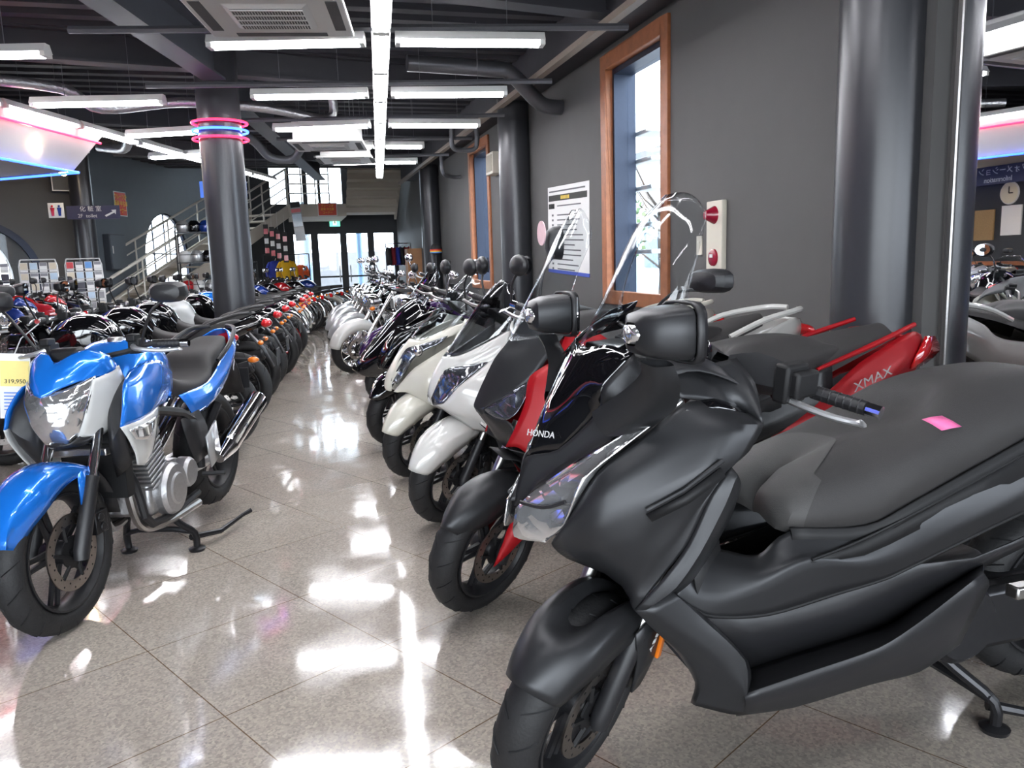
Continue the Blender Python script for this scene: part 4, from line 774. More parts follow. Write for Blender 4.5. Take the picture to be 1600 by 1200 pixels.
def panel(par, key, name, m, both=True, steer=None, sub=2, thick=.004, crease=.35, centre=False, label=None, flip=False):
    rows = D[key]
    if centre:
        b = MB().sheet(rows); b.mirror()
        if steer: b.xf(steer)
        o = b.build(name, m, par, sub=sub, thick=thick, crease=crease); return o
    b = MB().sheet(rows)
    if steer: b.xf(steer)
    o = b.build(name, m, par, sub=sub, thick=thick, crease=crease)
    if both:
        b = MB().sheet([[(x,-y,z) for x,y,z in r] for r in rows])
        if steer: b.xf(steer)
        b.build(name, m, par, sub=sub, thick=thick, crease=crease)
    return o
def bars(par, steer, head, grip, m_bar, mirrors=None, lever=steel, reach=.0, clip=False, low=None, gl=.12, caps=chrome):
    """handlebar > grips, levers, switch boxes"""
    hx, hz = head; gx, gy, gz = grip
    for s_ in (-1, 1):
        pts = [(hx,0,hz),(hx,s_*.06,hz),(hx*.5+gx*.5, s_*gy*.45, hz*.45+gz*.55),(gx+.01, s_*(gy-gl), gz+.004),(gx-.012, s_*gy, gz)]
        if s_ == -1: first = pts
    hb = MB().tube([(gx-.012,-gy,gz),(gx+.01,-(gy-gl),gz+.004),(hx*.5+gx*.5,-gy*.45,hz*.45+gz*.55),(hx,0,hz),(hx*.5+gx*.5,gy*.45,hz*.45+gz*.55),(gx+.01,gy-gl,gz+.004),(gx-.012,gy,gz)], .011, 8, smooth=4).xf(steer).build('handlebar', m_bar, par)
    for s_ in (-1, 1):
        g = MB().tube([(gx-.002, s_*(gy-gl*.95), gz+.003),(gx-.012, s_*(gy-.003), gz)], .0175, 12)
        for k in range(7): t = .1+.8*k/6; g.lathe([(.0175,-.003),(.0185,0),(.0175,.003)], tuple(Vector((gx-.002, s_*(gy-gl*.95), gz+.003)).lerp(Vector((gx-.012, s_*(gy-.003), gz)), t)), 'Y', 12)
        g.xf(steer).build('grip', pblack, hb)
        MB().tube([(gx-.012, s_*gy, gz),(gx-.015, s_*(gy+.032), gz-.001)], .0165, 12).xf(steer).build('bar_end', caps, hb)
        MB().box((gx-.01,s_*(gy-gl-.05)-.025,gz-.03),(gx+.05,s_*(gy-gl-.05)+.025,gz+.03)).box((gx+.01,s_*(gy-gl-.055)-.02,gz+.02),(gx+.06,s_*(gy-gl-.055)+.02,gz+.05)).xf(steer).build('switch_box', dblack, hb, bevel=.006)
        MB().tube([(gx+.05, s_*(gy-gl-.05), gz+.0),(gx+.075, s_*(gy-gl-.02), gz-.008),(gx+.062, s_*(gy-.06), gz-.02),(gx+.045, s_*(gy+.01), gz-.02),(gx+.043, s_*(gy+.02), gz-.018)], [.013,.010,.0085,.0075,.012], 8, smooth=3).xf(steer).build('lever', lever, hb)
    return hb
def mirror(par, base, c, r, m, steer=ID, tilt=0, stalk=.006, sq=False, back=True):
    b, c = Vector(base), Vector(c)
    ms = MB().tube([b, b.lerp(c,.5)+Vector((.02,0,.03)), c+Vector((0,-.02 if c.y > 0 else .02,-.03))], stalk, 8, smooth=4).xf(steer).build('mirror_stalk', m, par)
    rot = Matrix.Rotation(math.radians(8 if c.y > 0 else -8), 3, 'Z')
    h = MB()
    if sq:
        rows = []
        for k, (x, f) in enumerate(((-.022,.98),(-.018,1.0),(.012,.95),(.035,.75),(.045,.3),(.046,.02))):
            rows.append([(x, r[0]*f*math.copysign(abs(math.cos(t*PI/8))**.7, math.cos(t*PI/8)), r[1]*f*math.copysign(abs(math.sin(t*PI/8))**.7, math.sin(t*PI/8))) for t in range(17)])
        h.sheet(rows)
    else: h.ell((0,0,0), (.035, r[0], r[1]))
    h.xf(Matrix.Translation(c) @ rot.to_4x4()); hs = h.xf(steer).build('mirror_shell', m, ms)
    g = MB().lathe([(0,-.0225 if sq else -.002),(.92,-.0225 if sq else -.002)], (0,0,0), 'X', 20)
    g.v = [tuple(rot @ Vector((v[0]-(0 if sq else .0), v[1]*r[0]*.95, v[2]*r[1]*.95))+c-Vector((.004 if sq else .030,0,0))) for v in g.v]
    if not sq:
        pass
    g.xf(steer).build('mirror_glass', mirr, ms, smooth=0)
    return ms
def seat_from(par, rows, m, name='seat'):
    return MB().sheet(rows).mirror().build(name, m, par, sub=2)
def muffler(par, p, q, r, m, name='muffler', cone=.18):
    p, q = Vector(p), Vector(q); a = p.lerp(q, cone); e = p.lerp(q,.97)
    o = MB().tube([p, a, p.lerp(q, cone+.03), e, q], [r*.5, r*.93, r, r, r*.82], 20).build(name, m, par)
    d = (q-p).normalized(); MB().tube([q-d*.005, q+d*.012], [r*.5, r*.45], 14).build('outlet', dblack, o)
    return o
def signal(par, c, m=None, r=(.035,.022,.022), stem=None, body=None):
    o = MB().ell(c, r).build('turn_signal', m or amber, par)
    if stem: MB().tube([stem, c], .008, 6).build('stem', body or pblack, o)
    return o
def engine(par, c, m=None, twin=False, R=.12, w_=.17):
    x, z = c; m = m or alu
    e = MB().box((x-.20,-.11,z-.10),(x+.14,.11,z+.06)).box((x-.26,-.08,z-.05),(x-.16,.08,z+.08)).build('engine', m, par, bevel=.02)
    for s_ in (-1,1):
        MB().lathe([(0,0),(R*.55,0),(R*.62,-.008*s_),(R*.9,-.012*s_),(R,-.03*s_),(R,-.07*s_)], (x-.02,s_*w_,z-.01), 'Y', 28).build('engine_cover', m, e)
        MB().lathe([(0,0),(R*.5,0),(R*.6,-.015*s_),(R*.62,-.06*s_)], (x-.19,s_*(w_-.01),z+.02), 'Y', 20).build('engine_cover', m, e)
    cyl = MB(); rot = Matrix.Rotation(math.radians(18), 3, 'Y')
    for k in range(9): cyl.box((-.085,-.13,k*.022),(.085,.13,k*.022+.011), rot, (x+.06,0,z+.05))
    cyl.box((-.065,-.11,0),(.065,.11,.21), rot, (x+.06,0,z+.05)); cyl.box((-.085,-.135,.20),(.085,.135,.27), rot, (x+.06,0,z+.05))
    cyl.build('cylinder', m, e, smooth=0, bevel=.003)
    for s_ in (-.05,.05):
        MB().tube([(x+.14,s_,z+.18),(x+.21,s_,z+.12),(x+.19,s_*1.4,z-.10),(x+.05,s_*2,z-.16),(x-.25,s_*3,z-.15)], .020, 10, smooth=4).build('exhaust_pipe', steel, e)
    return e
def frame_tubes(par, m, pts=None):
    b = MB()
    for s_ in (-1,1):
        b.tube([(-.33,s_*.04,.80),(-.55,s_*.12,.74),(-.95,s_*.14,.62),(-1.02,s_*.13,.36)], .022, 8, smooth=3)
        b.tube([(-.34,s_*.03,.70),(-.42,s_*.10,.45),(-.50,s_*.12,.24),(-.98,s_*.12,.24)], .018, 8, smooth=3)
        b.tube([(-.90,s_*.13,.66),(-1.3,s_*.10,.74),(-1.62,s_*.06,.80)], .013, 8, smooth=3)
    return b.build('frame', m, par)
def swingarm(par, m, rc, px=-.95, pz=.36):
    b = MB()
    for s_ in (-1,1): b.tube([(px,s_*.09,pz),(px-.15,s_*.105,pz),(rc[0],s_*.105,rc[2])], [.03,.028,.022], 8)
    b.tube([(px-.08,-.09,pz),(px-.08,.09,pz)], .025, 8)
    return b.build('swingarm', m, par)

# ------------------------------------------------------------ naked sport bike (also the rows of road bikes)
def naked(label, group, tank=blue, side=white, tailm=None, seat=seatm, rimm=None, loc=(0,0,0), rz=0, full=True, st=0, lift=0.0, wide=.15, mirrors=True, frm=None, race=False, dark=False):
    tailm = tailm or tank; frm = frm or pblack
    e = empty('naked_motorcycle' if not race else 'sport_motorcycle', label, 'motorcycle', loc, rz, group); S = steer_m(st)
    wheel(e, (0,0,.304), .304, .112, .218, steer=S, rimm=rimm, discR=.145, side=1)
    wheel(e, (-1.43,0,.315+lift), .315, wide, .218, name='rear_wheel', rimm=rimm, discR=.11, side=-1, rot=.4)
    fork(e, (0,0,.304), S, chrome, pblack, top=(-.27,.86), yw=.098, fr=.024, low=.46)
    caliper(e, (0,0,.304), S, 1, .135)
    # fender: wide wrap in body colour with arms
    rows = []
    for y, dr in ((0,.0),(.045,.004),(.075,.018),(.088,.045),(.086,.085)):
        row = []
        for k in range(11):
            t = k/10; a = math.radians(22+104*t); R_ = .332+.02*math.sin(PI*min(1,t*1.2))
            f = min(1,.45+1.6*t) if y > .05 else 1
            dd = dr*(.5+.8*math.sin(PI*min(1,t+.15))); row.append((R_*math.cos(a)-dd*math.cos(a), y*f, .304+R_*math.sin(a)-dd*math.sin(a)))
        rows.append(row)
    MB().sheet(rows).mirror().xf(S).build('front_fender', tank, e, sub=1, thick=.004)
    for s_ in (-1,1): MB().add([(-.06,s_*.086,.60),(-.13,s_*.090,.58),(-.12,s_*.094,.50),(-.05,s_*.09,.47)], [(0,1,2,3)]).xf(S).build('fender_bracket', tank, e, thick=.006)
    MB().sheet([[(-.30*math.cos(a)*1.12+.0, y, .304+.335*math.sin(a)) for a in [math.radians(8+50*k/6) for k in range(7)]] for y in (-.06,0,.06)]).xf(S).build('fender_extension', pblack, e, thick=.004)
    # clamp, headlight cluster
    MB().box((-.285,-.12,.62),(-.20,.12,.65)).xf(S).build('fork_clamp', steel, e, bevel=.005)
    S2 = S
    lensrows = [[(-.055,0,.90),(-.035,0,.84),(-.045,0,.76),(-.085,0,.70)],
                [(-.085,.06,.905),(-.05,.055,.85),(-.055,.055,.77),(-.09,.045,.70)],
                [(-.13,.105,.925),(-.085,.10,.86),(-.085,.085,.78),(-.105,.06,.715)],
                [(-.185,.135,.945),(-.14,.13,.87),(-.125,.105,.79),(-.125,.07,.72)]]
    if not race:
        MB().sheet(lensrows).mirror().xf(S2).build('headlight', lens, e, sub=2, thick=.004)
        MB().sheet([[(-.09,0,.695),(-.10,0,.68),(-.16,0,.67)],[(-.10,.045,.70),(-.11,.05,.685),(-.18,.07,.68)],[(-.125,.072,.72),(-.14,.08,.71),(-.2,.10,.71)]]).mirror().xf(S2).build('headlight_rim', pblack, e, sub=1, thick=.006)
        MB().sheet([[(-.15,0,1.0),(-.10,0,.97),(-.06,0,.925),(-.038,0,.885)],
                    [(-.19,.05,1.03),(-.14,.05,1.0),(-.085,.045,.955),(-.05,.03,.895)],
                    [(-.22,.10,1.04),(-.17,.10,1.01),(-.12,.085,.965),(-.075,.06,.912)],
                    [(-.26,.15,1.01),(-.21,.15,.99),(-.165,.125,.955),(-.12,.10,.928)],
                    [(-.30,.155,.96),(-.26,.16,.95),(-.215,.15,.94),(-.175,.13,.935)]]).mirror().xf(S2).build('headlight_cowl', tank, e, sub=2, thick=.004, crease=.5)
        for s_ in (1,-1):
            MB().sheet([[(x,s_*y,z) for x,y,z in r] for r in [[(-.30,.16,.965),(-.21,.15,.94),(-.16,.135,.93)],[(-.34,.155,.88),(-.23,.15,.85),(-.13,.125,.86)],[(-.34,.14,.80),(-.23,.135,.77),(-.12,.10,.78)],[(-.27,.115,.72),(-.20,.10,.70),(-.12,.065,.71)]]]).xf(S2).build('headlight_side', side, e, sub=2, thick=.004)
        MB().box((-.27,-.06,.96),(-.20,.06,1.05)).xf(S2).build('instrument_cluster', dblack, e, bevel=.015)
    else:
        ns = [[(-.30,0,1.12),(-.16,0,1.0),(-.02,0,.88),(.05,0,.78),(.0,0,.66)],[(-.32,.09,1.10),(-.18,.08,.99),(-.04,.08,.87),(.02,.06,.77),(-.02,.06,.66)],[(-.36,.16,1.02),(-.22,.16,.93),(-.10,.15,.84),(-.05,.12,.74),(-.06,.10,.64)],[(-.46,.20,.92),(-.36,.20,.80),(-.28,.19,.66),(-.24,.16,.54),(-.2,.13,.48)],[(-.62,.20,.80),(-.60,.19,.62),(-.62,.17,.44),(-.66,.14,.30),(-.6,.10,.24)]]
        MB().sheet(ns).mirror().build('fairing', tank, e, sub=2, thick=.005)
        MB().sheet([[(-.06,.05,.86),(0,.04,.80)],[(-.10,.13,.88),(-.05,.115,.79)]]).build('headlight', lens, e, sub=1, thick=.008)
        MB().sheet([[(-.06,-.05,.86),(0,-.04,.80)],[(-.10,-.13,.88),(-.05,-.115,.79)]]).build('headlight', lens, e, sub=1, thick=.008)
        MB().sheet([[(-.20,0,1.02),(-.34,0,1.15),(-.46,0,1.22)],[(-.23,.08,1.01),(-.36,.08,1.14),(-.46,.07,1.20)],[(-.30,.14,.99),(-.40,.14,1.08),(-.47,.12,1.14)]]).mirror().build('windscreen', smoke, e, sub=2, thick=.003)
    # tank, shroud
    tk = [[(-.40,0,.93),(-.46,0,1.0),(-.56,0,1.045),(-.68,0,1.045),(-.78,0,.985),(-.84,0,.88)],
          [(-.39,.08,.92),(-.46,.09,.99),(-.56,.10,1.035),(-.68,.10,1.03),(-.78,.085,.97),(-.84,.06,.87)],
          [(-.38,.14,.88),(-.45,.155,.94),(-.56,.175,.975),(-.68,.165,.965),(-.79,.13,.90),(-.86,.08,.82)],
          [(-.40,.155,.80),(-.46,.17,.85),(-.58,.185,.87),(-.70,.16,.85),(-.80,.12,.82),(-.88,.08,.77)],
          [(-.46,.14,.74),(-.52,.15,.76),(-.62,.16,.77),(-.72,.14,.76),(-.82,.11,.74),(-.88,.08,.72)]]
    to = MB().sheet(tk).mirror().build('fuel_tank', tank, e, sub=2, crease=.25)
    MB().lathe([(0,.012),(.03,.012),(.036,.0),(.036,-.02)], (-.58,0,1.045), 'Z', 20).build('filler_cap', steel, to)
    if full:
        for s_ in (1,-1):
            f = lambda rr: [[(x,s_*y,z) for x,y,z in r] for r in rr]
            MB().sheet(f([[(-.36,.15,.93),(-.46,.178,.96),(-.58,.183,.95),(-.72,.165,.88)],[(-.22,.20,.90),(-.36,.215,.90),(-.54,.205,.87),(-.70,.17,.81)],[(-.15,.225,.82),(-.28,.235,.82),(-.45,.22,.80),(-.62,.178,.76)],[(-.12,.225,.752),(-.24,.24,.755),(-.38,.225,.76),(-.52,.19,.775)]])).build('tank_shroud', tank, e, sub=2, thick=.006, crease=.4)
            MB().sheet(f([[(-.12,.226,.752),(-.24,.242,.755),(-.38,.227,.76),(-.52,.19,.775)],[(-.15,.235,.70),(-.26,.246,.69),(-.38,.232,.69),(-.52,.18,.70)],[(-.20,.23,.63),(-.28,.236,.61),(-.38,.215,.61),(-.48,.17,.62)],[(-.235,.215,.575),(-.29,.215,.56),(-.36,.20,.56),(-.42,.16,.57)]])).build('shroud_lower', side, e, sub=2, thick=.006, crease=.3)
            MB().sheet(f([[(-.15,.243,.735),(-.26,.254,.738),(-.38,.242,.745)],[(-.18,.248,.69),(-.26,.258,.675),(-.33,.25,.70)]])).build('turn_signal', lens, e, sub=2, thick=.008)
            MB().sheet(f([[(-.30,.10,.86),(-.30,.15,.90),(-.36,.16,.93)],[(-.22,.13,.80),(-.20,.18,.84),(-.24,.2,.88)],[(-.20,.13,.66),(-.15,.19,.72),(-.14,.22,.76)],[(-.25,.12,.52),(-.25,.17,.56),(-.24,.2,.6)]])).build('shroud_inner', pblack, e, sub=1, thick=.004)
        MB().box((-.36,-.13,.42),(-.30,.13,.80)).build('radiator', dblack, e, smooth=0)
    # seat and tail
    seat_from(e, [[(-.80,0,.90),(-.90,0,.825),(-1.05,0,.80),(-1.18,0,.83),(-1.26,0,.90),(-1.42,0,.93),(-1.62,0,.965),(-1.66,0,.94)],
                  [(-.80,.06,.885),(-.90,.10,.82),(-1.05,.12,.80),(-1.18,.12,.83),(-1.26,.10,.90),(-1.42,.09,.93),(-1.60,.07,.96),(-1.65,.05,.94)],
                  [(-.81,.09,.84),(-.90,.13,.785),(-1.05,.155,.775),(-1.18,.155,.80),(-1.27,.13,.86),(-1.42,.12,.90),(-1.58,.09,.93),(-1.63,.06,.91)],
                  [(-.82,.09,.77),(-.90,.12,.73),(-1.05,.14,.735),(-1.18,.14,.755),(-1.28,.12,.79),(-1.42,.11,.83),(-1.56,.085,.87),(-1.60,.05,.87)]], seat)
    for s_ in (1,-1):
        f = lambda rr: [[(x,s_*y,z) for x,y,z in r] for r in rr]
        MB().sheet(f([[(-.86,.125,.75),(-1.10,.165,.775),(-1.35,.14,.85),(-1.60,.10,.93),(-1.74,.04,.985),(-1.78,0,.99)],
                      [(-.88,.15,.70),(-1.10,.185,.72),(-1.35,.17,.79),(-1.60,.13,.875),(-1.78,.07,.94),(-1.84,0,.95)],
                      [(-.94,.15,.63),(-1.12,.175,.67),(-1.35,.16,.735),(-1.58,.12,.82),(-1.78,.06,.90),(-1.84,0,.91)]])).build('tail_cowl', tailm, e, sub=2, thick=.006, crease=.3)
        MB().tube([(-1.30,s_*.15,.86),(-1.42,s_*.17,.93),(-1.62,s_*.13,1.0),(-1.72,s_*.05,1.01)], .012, 8, smooth=4).build('grab_rail', pblack, e)
        MB().sheet(f([[(-.82,.14,.64),(-.98,.16,.66)],[(-.86,.15,.50),(-1.04,.17,.56)],[(-.93,.15,.40),(-1.05,.16,.42)]])).build('side_cover', pblack, e, sub=1, thick=.005)
    MB().ell((-1.83,0,.93), (.045,.075,.035)).build('tail_light', redl, e)
    MB().sheet([[(-1.70,y,.86),(-1.80,y,.74),(-1.86,y,.60)] for y in (-.07,0,.07)]).build('rear_fender', pblack, e, thick=.008)
    MB().box((-1.905,-.09,.62),(-1.895,.09,.74)).build('number_plate_bracket', pblack, e, smooth=0)
    for s_ in (-1,1): signal(e, (-1.80,s_*.16,.80), MATS['amber_lens'], (.022,.035,.018), (-1.78,s_*.04,.81))
    frame_tubes(e, frm); engine(e, (-.66,.36)); swingarm(e, frm if race or dark else silver, (-1.43,0,.315+lift))
    for s_ in (1,-1):
        muffler(e, (-1.10,s_*.19,.38), (-1.62,s_*(.235 if not dark else .2),.60 if not dark else .52), .056, darkm if dark else chrome)
        MB().sheet([[(-.98,s_*.185,.52),(-1.10,s_*.19,.58)],[(-1.0,s_*.19,.36),(-1.12,s_*.195,.40)]]).build('footrest_plate', darkm if dark else silver, e, thick=.008)
        MB().tube([(-.96,s_*.16,.34),(-.97,s_*.27,.34)], .011, 8).build('footrest', pblack, e)
    MB().tube([(-1.36,.1,.62),(-1.2,.05,.42)], .028, 10).build('shock_absorber', darkm, e)
    bars(e, S, (-.31,.99), (-.42,.36,1.03), pblack, lever=silver)
    if mirrors:
        for s_ in (-1,1): mirror(e, (-.37,s_*.22,1.03), (-.36,s_*.37,1.24), (.075,.042), pblack, S, sq=True)
    return e
def centre_stand(e, x=-.80, zt=.26, w_=.17, tang=True):
    b = MB()
    for s_ in (-1,1):
        b.tube([(x+.12,s_*.07,zt),(x+.06,s_*.12,.17),(x-.01,s_*w_,.09),(x-.02,s_*w_,.012)], .016, 10, smooth=3)
        b.lathe([(0,.0),(.036,.0),(.04,.012),(.022,.022),(0,.022)], (x-.02,s_*w_,0), 'Z', 16)
    b.tube([(x+.0,-w_,.10),(x+.03,-w_*.5,.125),(x+.03,w_*.5,.125),(x+.0,w_,.10)], .014, 8)
    if tang: b.tube([(x-.01,w_-.02,.07),(x-.16,w_+.06,.045),(x-.36,w_+.10,.06),(x-.40,w_+.135,.075)], [.016,.013,.010,.012], 8)
    return b.build('centre_stand', darkm, e)
# ------------------------------------------------------------ maxi scooter body shared by the right-hand row
def scooter_base(e, body, low, seat_m=(seatm, seatg), st=38, fend=None, fen_m=None, front=True, fr=.272, tyre=.12, wx=0, sill=None):
    S = steer_m(st)
    wheel(e, (wx,0,fr), fr, tyre, fr-.082, steer=S, discR=.128, side=1, spokes=5, rimm=pblack)
    wheel(e, (-1.51,0,.29), .27, .14, .18, name='rear_wheel', discR=.12, side=-1, spokes=5)
    fork(e, (wx,0,fr), S, steel, pblack, top=(-.21+wx,.70), yw=.088, fr=.021, low=.45)
    caliper(e, (wx,0,fr), S, 1, .12)
    panel(e, 'F_flank', 'side_panel', body, crease=.5); panel(e, 'F_gap', 'side_groove', dblack, thick=.002, sub=1)
    panel(e, 'F_mid', 'inner_floor_panel', low, sub=1, crease=.6); panel(e, 'F_sill', 'footboard', sill or low, sub=2, crease=.6)
    s0 = D['F_seat'][::-1]
    seat_from(e, s0, seat_m[0])
    sw = MB().box((-1.72,-.09,.20),(-1.02,.10,.40)).build('swing_unit', darkm, e, bevel=.03)
    MB().lathe([(0,0),(.10,0),(.12,-.02),(.125,-.07)], (-1.10,.155,.31), 'Y', 28).build('drive_cover', darkm, sw)
    MB().lathe([(0,0),(.085,0),(.10,-.02),(.105,-.07)], (-1.50,.16,.30), 'Y', 28).build('drive_cover', darkm, sw)
    MB().box((-1.5,.08,.22),(-1.1,.15,.40)).build('belt_case', darkm, sw, bevel=.02)
    muffler(e, (-1.05,-.17,.30), (-1.78,-.22,.46), .065, darkm)
    centre_stand(e, -1.16, .24, .19, tang=True)
    for s_ in (1,-1):
        MB().box((-1.30,s_*.245-.02,.42),(-1.14,s_*.245+.02,.455)).build('passenger_footrest', steel, e, bevel=.006)
    MB().box((-1.2,-.12,.30),(-.30,.12,.50)).build('frame', dblack, e, bevel=.03)
    MB().sheet([[(-.36,.0,.66),(-.40,0,.50),(-.42,0,.42)],[(-.34,.12,.66),(-.36,.14,.5),(-.38,.15,.35)],[(-.22,.20,.66),(-.25,.2,.5),(-.3,.2,.35)]]).mirror().build('inner_leg_shield', dblack, e, sub=1, thick=.004)
    MB().sheet([[(-.07,0,.64),(-.2,0,.60),(-.30,0,.44)],[(-.09,.10,.62),(-.2,.10,.58),(-.30,.12,.42)]]).mirror().build('wheel_well', dblack, e, sub=1, thick=.004)
    return S
def tail_generic(e, m, keyt):
    panel(e, keyt, 'tail_cowl', m, crease=.3)

# ============================================================ THE BIKES
RAD = math.radians
# ---- dark grey maxi scooter in front
F = empty('maxi_scooter', 'matte dark grey maxi scooter with tall clear windscreen nearest the camera', 'scooter', (.61,1.775,0), RAD(181.7))
S = scooter_base(F, matte, pblack, wx=.03)
panel(F, 'F_cowl', 'front_cowl', gblack, centre=True, crease=.1); panel(F, 'F_brow', 'nose_panel', matte, centre=True, crease=.5)
panel(F, 'F_lamp', 'headlight', lens, crease=.2); panel(F, 'F_side', 'leg_shield', matte, crease=.55); panel(F, 'F_arm', 'shield_edge', matte, crease=.7)
panel(F, 'F_top', 'shield_top', matte, crease=.2); panel(F, 'F_lower', 'lower_cowl', matte, crease=.6)
sc_ = panel(F, 'F_screen', 'windscreen', clear, centre=True, crease=.0, thick=.003)
for s_ in (1,-1):
    f = lambda r: [(x,s_*y,z) for x,y,z in r]
    MB().sheet([f([(-.075,.268,.79),(-.15,.292,.83),(-.235,.302,.885)]), f([(-.085,.276,.775),(-.16,.298,.812),(-.245,.306,.865)])]).build('air_slot', dblack, F, thick=.006)
    MB().tube(f([(-.075,.272,.80),(-.15,.296,.842),(-.24,.304,.90)]), .006, 8).build('slot_trim', matte, F)
    # brow light strip
    MB().tube(f([(.085,.085,.83),(.0,.148,.905),(-.10,.19,.972),(-.185,.215,1.022)]), [.004,.005,.005,.003], 8, smooth=3).build('light_strip', chrome, F)
    MB().sheet([f([(-.19,.222,1.012),(-.27,.215,1.018),(-.34,.21,.99)]), f([(-.19,.232,1.0),(-.27,.235,1.0),(-.345,.23,.98)])]).build('gloss_inlay', gblack, F, thick=.003, sub=1)
    MB().sheet([f([(-.03,.10,1.10),(-.12,.17,1.13),(-.24,.18,1.15)]), f([(-.10,.14,1.15),(-.19,.165,1.20),(-.27,.17,1.22)])]).build('screen_bracket', gblack, F, sub=1, thick=.004)
    fl = D['F_flank']
    MB().tube(f([tuple(v) for v in fl[3]]), .0045, 6, smooth=4).build('panel_groove', dblack, F)
    MB().sheet([f([(x,y+.004,z+.012) for x,y,z in fl[0][4:]]), f([(x,y+.012,z-.004) for x,y,z in fl[0][4:]]), f([(x,y+.012,z-.022) for x,y,z in fl[0][4:]])]).build('seat_gap', dblack, F, sub=2, thick=.004)
    MB().tube(f([(x,y+.004,z) for x,y,z in D['F_gap'][0]]), .004, 6, smooth=4).build('panel_groove', dblack, F)
    MB().tube(f([(.137,.045,.778),(.10,.105,.778),(.065,.150,.80)]), .005, 8, smooth=3).build('headlight_divider', pblack, F)
# dash and bars
MB().sheet([[(-.08,0,1.13),(-.20,0,1.13),(-.34,0,1.08),(-.42,0,.98)],[(-.10,.12,1.12),(-.22,.14,1.12),(-.36,.13,1.06),(-.42,.12,.96)],[(-.14,.19,1.06),(-.24,.2,1.08),(-.38,.19,1.02),(-.42,.18,.93)]]).mirror().build('dashboard', pblack, F, sub=2, thick=.004)
MB().box((-.33,-.12,1.08),(-.24,.12,1.14)).build('instrument_cluster', gblack, F, bevel=.02)
for s_ in (1,-1):
    f = lambda r: [(x,s_*y,z) for x,y,z in r]
    MB().sheet([f([(-.42,.02,1.09),(-.44,.09,1.11),(-.45,.165,1.10)]), f([(-.40,.03,1.04),(-.41,.10,1.04),(-.43,.17,1.04)]), f([(-.46,.02,1.0),(-.47,.10,1.0),(-.48,.165,1.01)]), f([(-.50,.02,1.05),(-.51,.10,1.05),(-.51,.165,1.06)]), f([(-.42,.02,1.09),(-.44,.09,1.11),(-.45,.165,1.10)])]).xf(steer_m(18)).build('handlebar_cover', matte, F, sub=1, crease=.5)
    MB().box((-.505,s_*.165-.012,1.005),(-.425,s_*.165+.03,1.10)).box((-.52,s_*.195-.01,1.02),(-.44,s_*.195+.02,1.085)).xf(steer_m(18)).build('switch_housing', dblack, F, bevel=.008)
bars(F, steer_m(26, ax=(.10,0,0)), (-.44,1.05), (-.50,.345,1.035), pblack, lever=leverm, caps=chrome, gl=.14)
# square winged mirrors with a clear side lamp in the housing
for s_, (mx, my, mz) in ((1, (-.065,.315,1.185)), (-1, (-.06,-.315,1.185))):
    f = lambda r: [(x,s_*y,z) for x,y,z in r]
    ms = MB().sheet([f([(-.07,.18,.98),(-.10,.26,1.04),(-.10,.31,1.09),(-.09,.32,1.13)]), f([(-.0,.155,1.0),(-.04,.24,1.06),(-.05,.295,1.10),(-.04,.315,1.13)]), f([(-.02,.19,.95),(-.07,.27,1.02),(-.07,.325,1.08),(-.055,.345,1.12)]), f([(-.12,.20,.96),(-.14,.28,1.02),(-.12,.335,1.08),(-.10,.345,1.12)]), f([(-.07,.18,.98),(-.10,.26,1.04),(-.10,.31,1.09),(-.09,.32,1.13)])]).build('mirror_stalk', matte, F, sub=2, crease=.3)
    hb = MB(); rr = []
    for dx, sy, sz in ((.045,.024,.024),(.035,.048,.040),(.0,.066,.050),(-.04,.072,.054),(-.055,.072,.055)):
        rr.append([(mx+dx, my+sy*math.copysign(abs(math.cos(t*PI/8))**.45, math.cos(t*PI/8))+ (.0 if dx > 0 else .01*s_), mz+sz*math.copysign(abs(math.sin(t*PI/8))**.45, math.sin(t*PI/8))) for t in range(17)])
    hb.sheet(rr).build('mirror_shell', matte, ms, smooth=45)
    MB().sheet([[(mx-.055, my+.01*s_+.078*math.copysign(abs(math.cos(t*PI/8))**.45, math.cos(t*PI/8)), mz+.060*math.copysign(abs(math.sin(t*PI/8))**.45, math.sin(t*PI/8))) for t in range(17)],[(mx-.075, my+.01*s_+.078*math.copysign(abs(math.cos(t*PI/8))**.45, math.cos(t*PI/8)), mz+.060*math.copysign(abs(math.sin(t*PI/8))**.45, math.sin(t*PI/8))) for t in range(17)]]).build('mirror_rim', pblack, ms, smooth=45, thick=.006)
    MB().box((mx-.07, my-.065,mz-.048),(mx-.066, my+.072,mz+.048)).build('mirror_glass', mirr, ms, smooth=0)
    MB().sheet([[(mx+.044+dx, my+.034*k*math.cos(t*PI/6), mz+.022*k*math.sin(t*PI/6)) for t in range(13)] for dx, k in ((-.004,1.0),(.008,.85),(.010,.5),(.011,.02))]).build('turn_signal', lens, ms, smooth=60)
arc_fender(F, (.03,0,.272), .312, .185, 37, 135, S, matte, tip=.72, crown=.05, scoop=.11)
for s_ in (1,-1):
    f = lambda r: [(x,s_*y,z) for x,y,z in r]
    MB().sheet([f([(-.02,.105,.50),(-.16,.105,.52),(-.20,.10,.56)]), f([(-.05,.112,.40),(-.15,.112,.42),(-.20,.108,.46)]), f([(-.06,.11,.30),(-.10,.11,.30),(-.13,.11,.33)])]).xf(S).build('fork_cover', matte, F, sub=1, thick=.006)
MB().box((-.165,.112,.36),(-.145,.124,.46)).xf(S).build('side_reflector', amber, F, bevel=.004)
MB().box((-.165,-.124,.36),(-.145,-.112,.46)).xf(S).build('side_reflector', redl, F, bevel=.004)
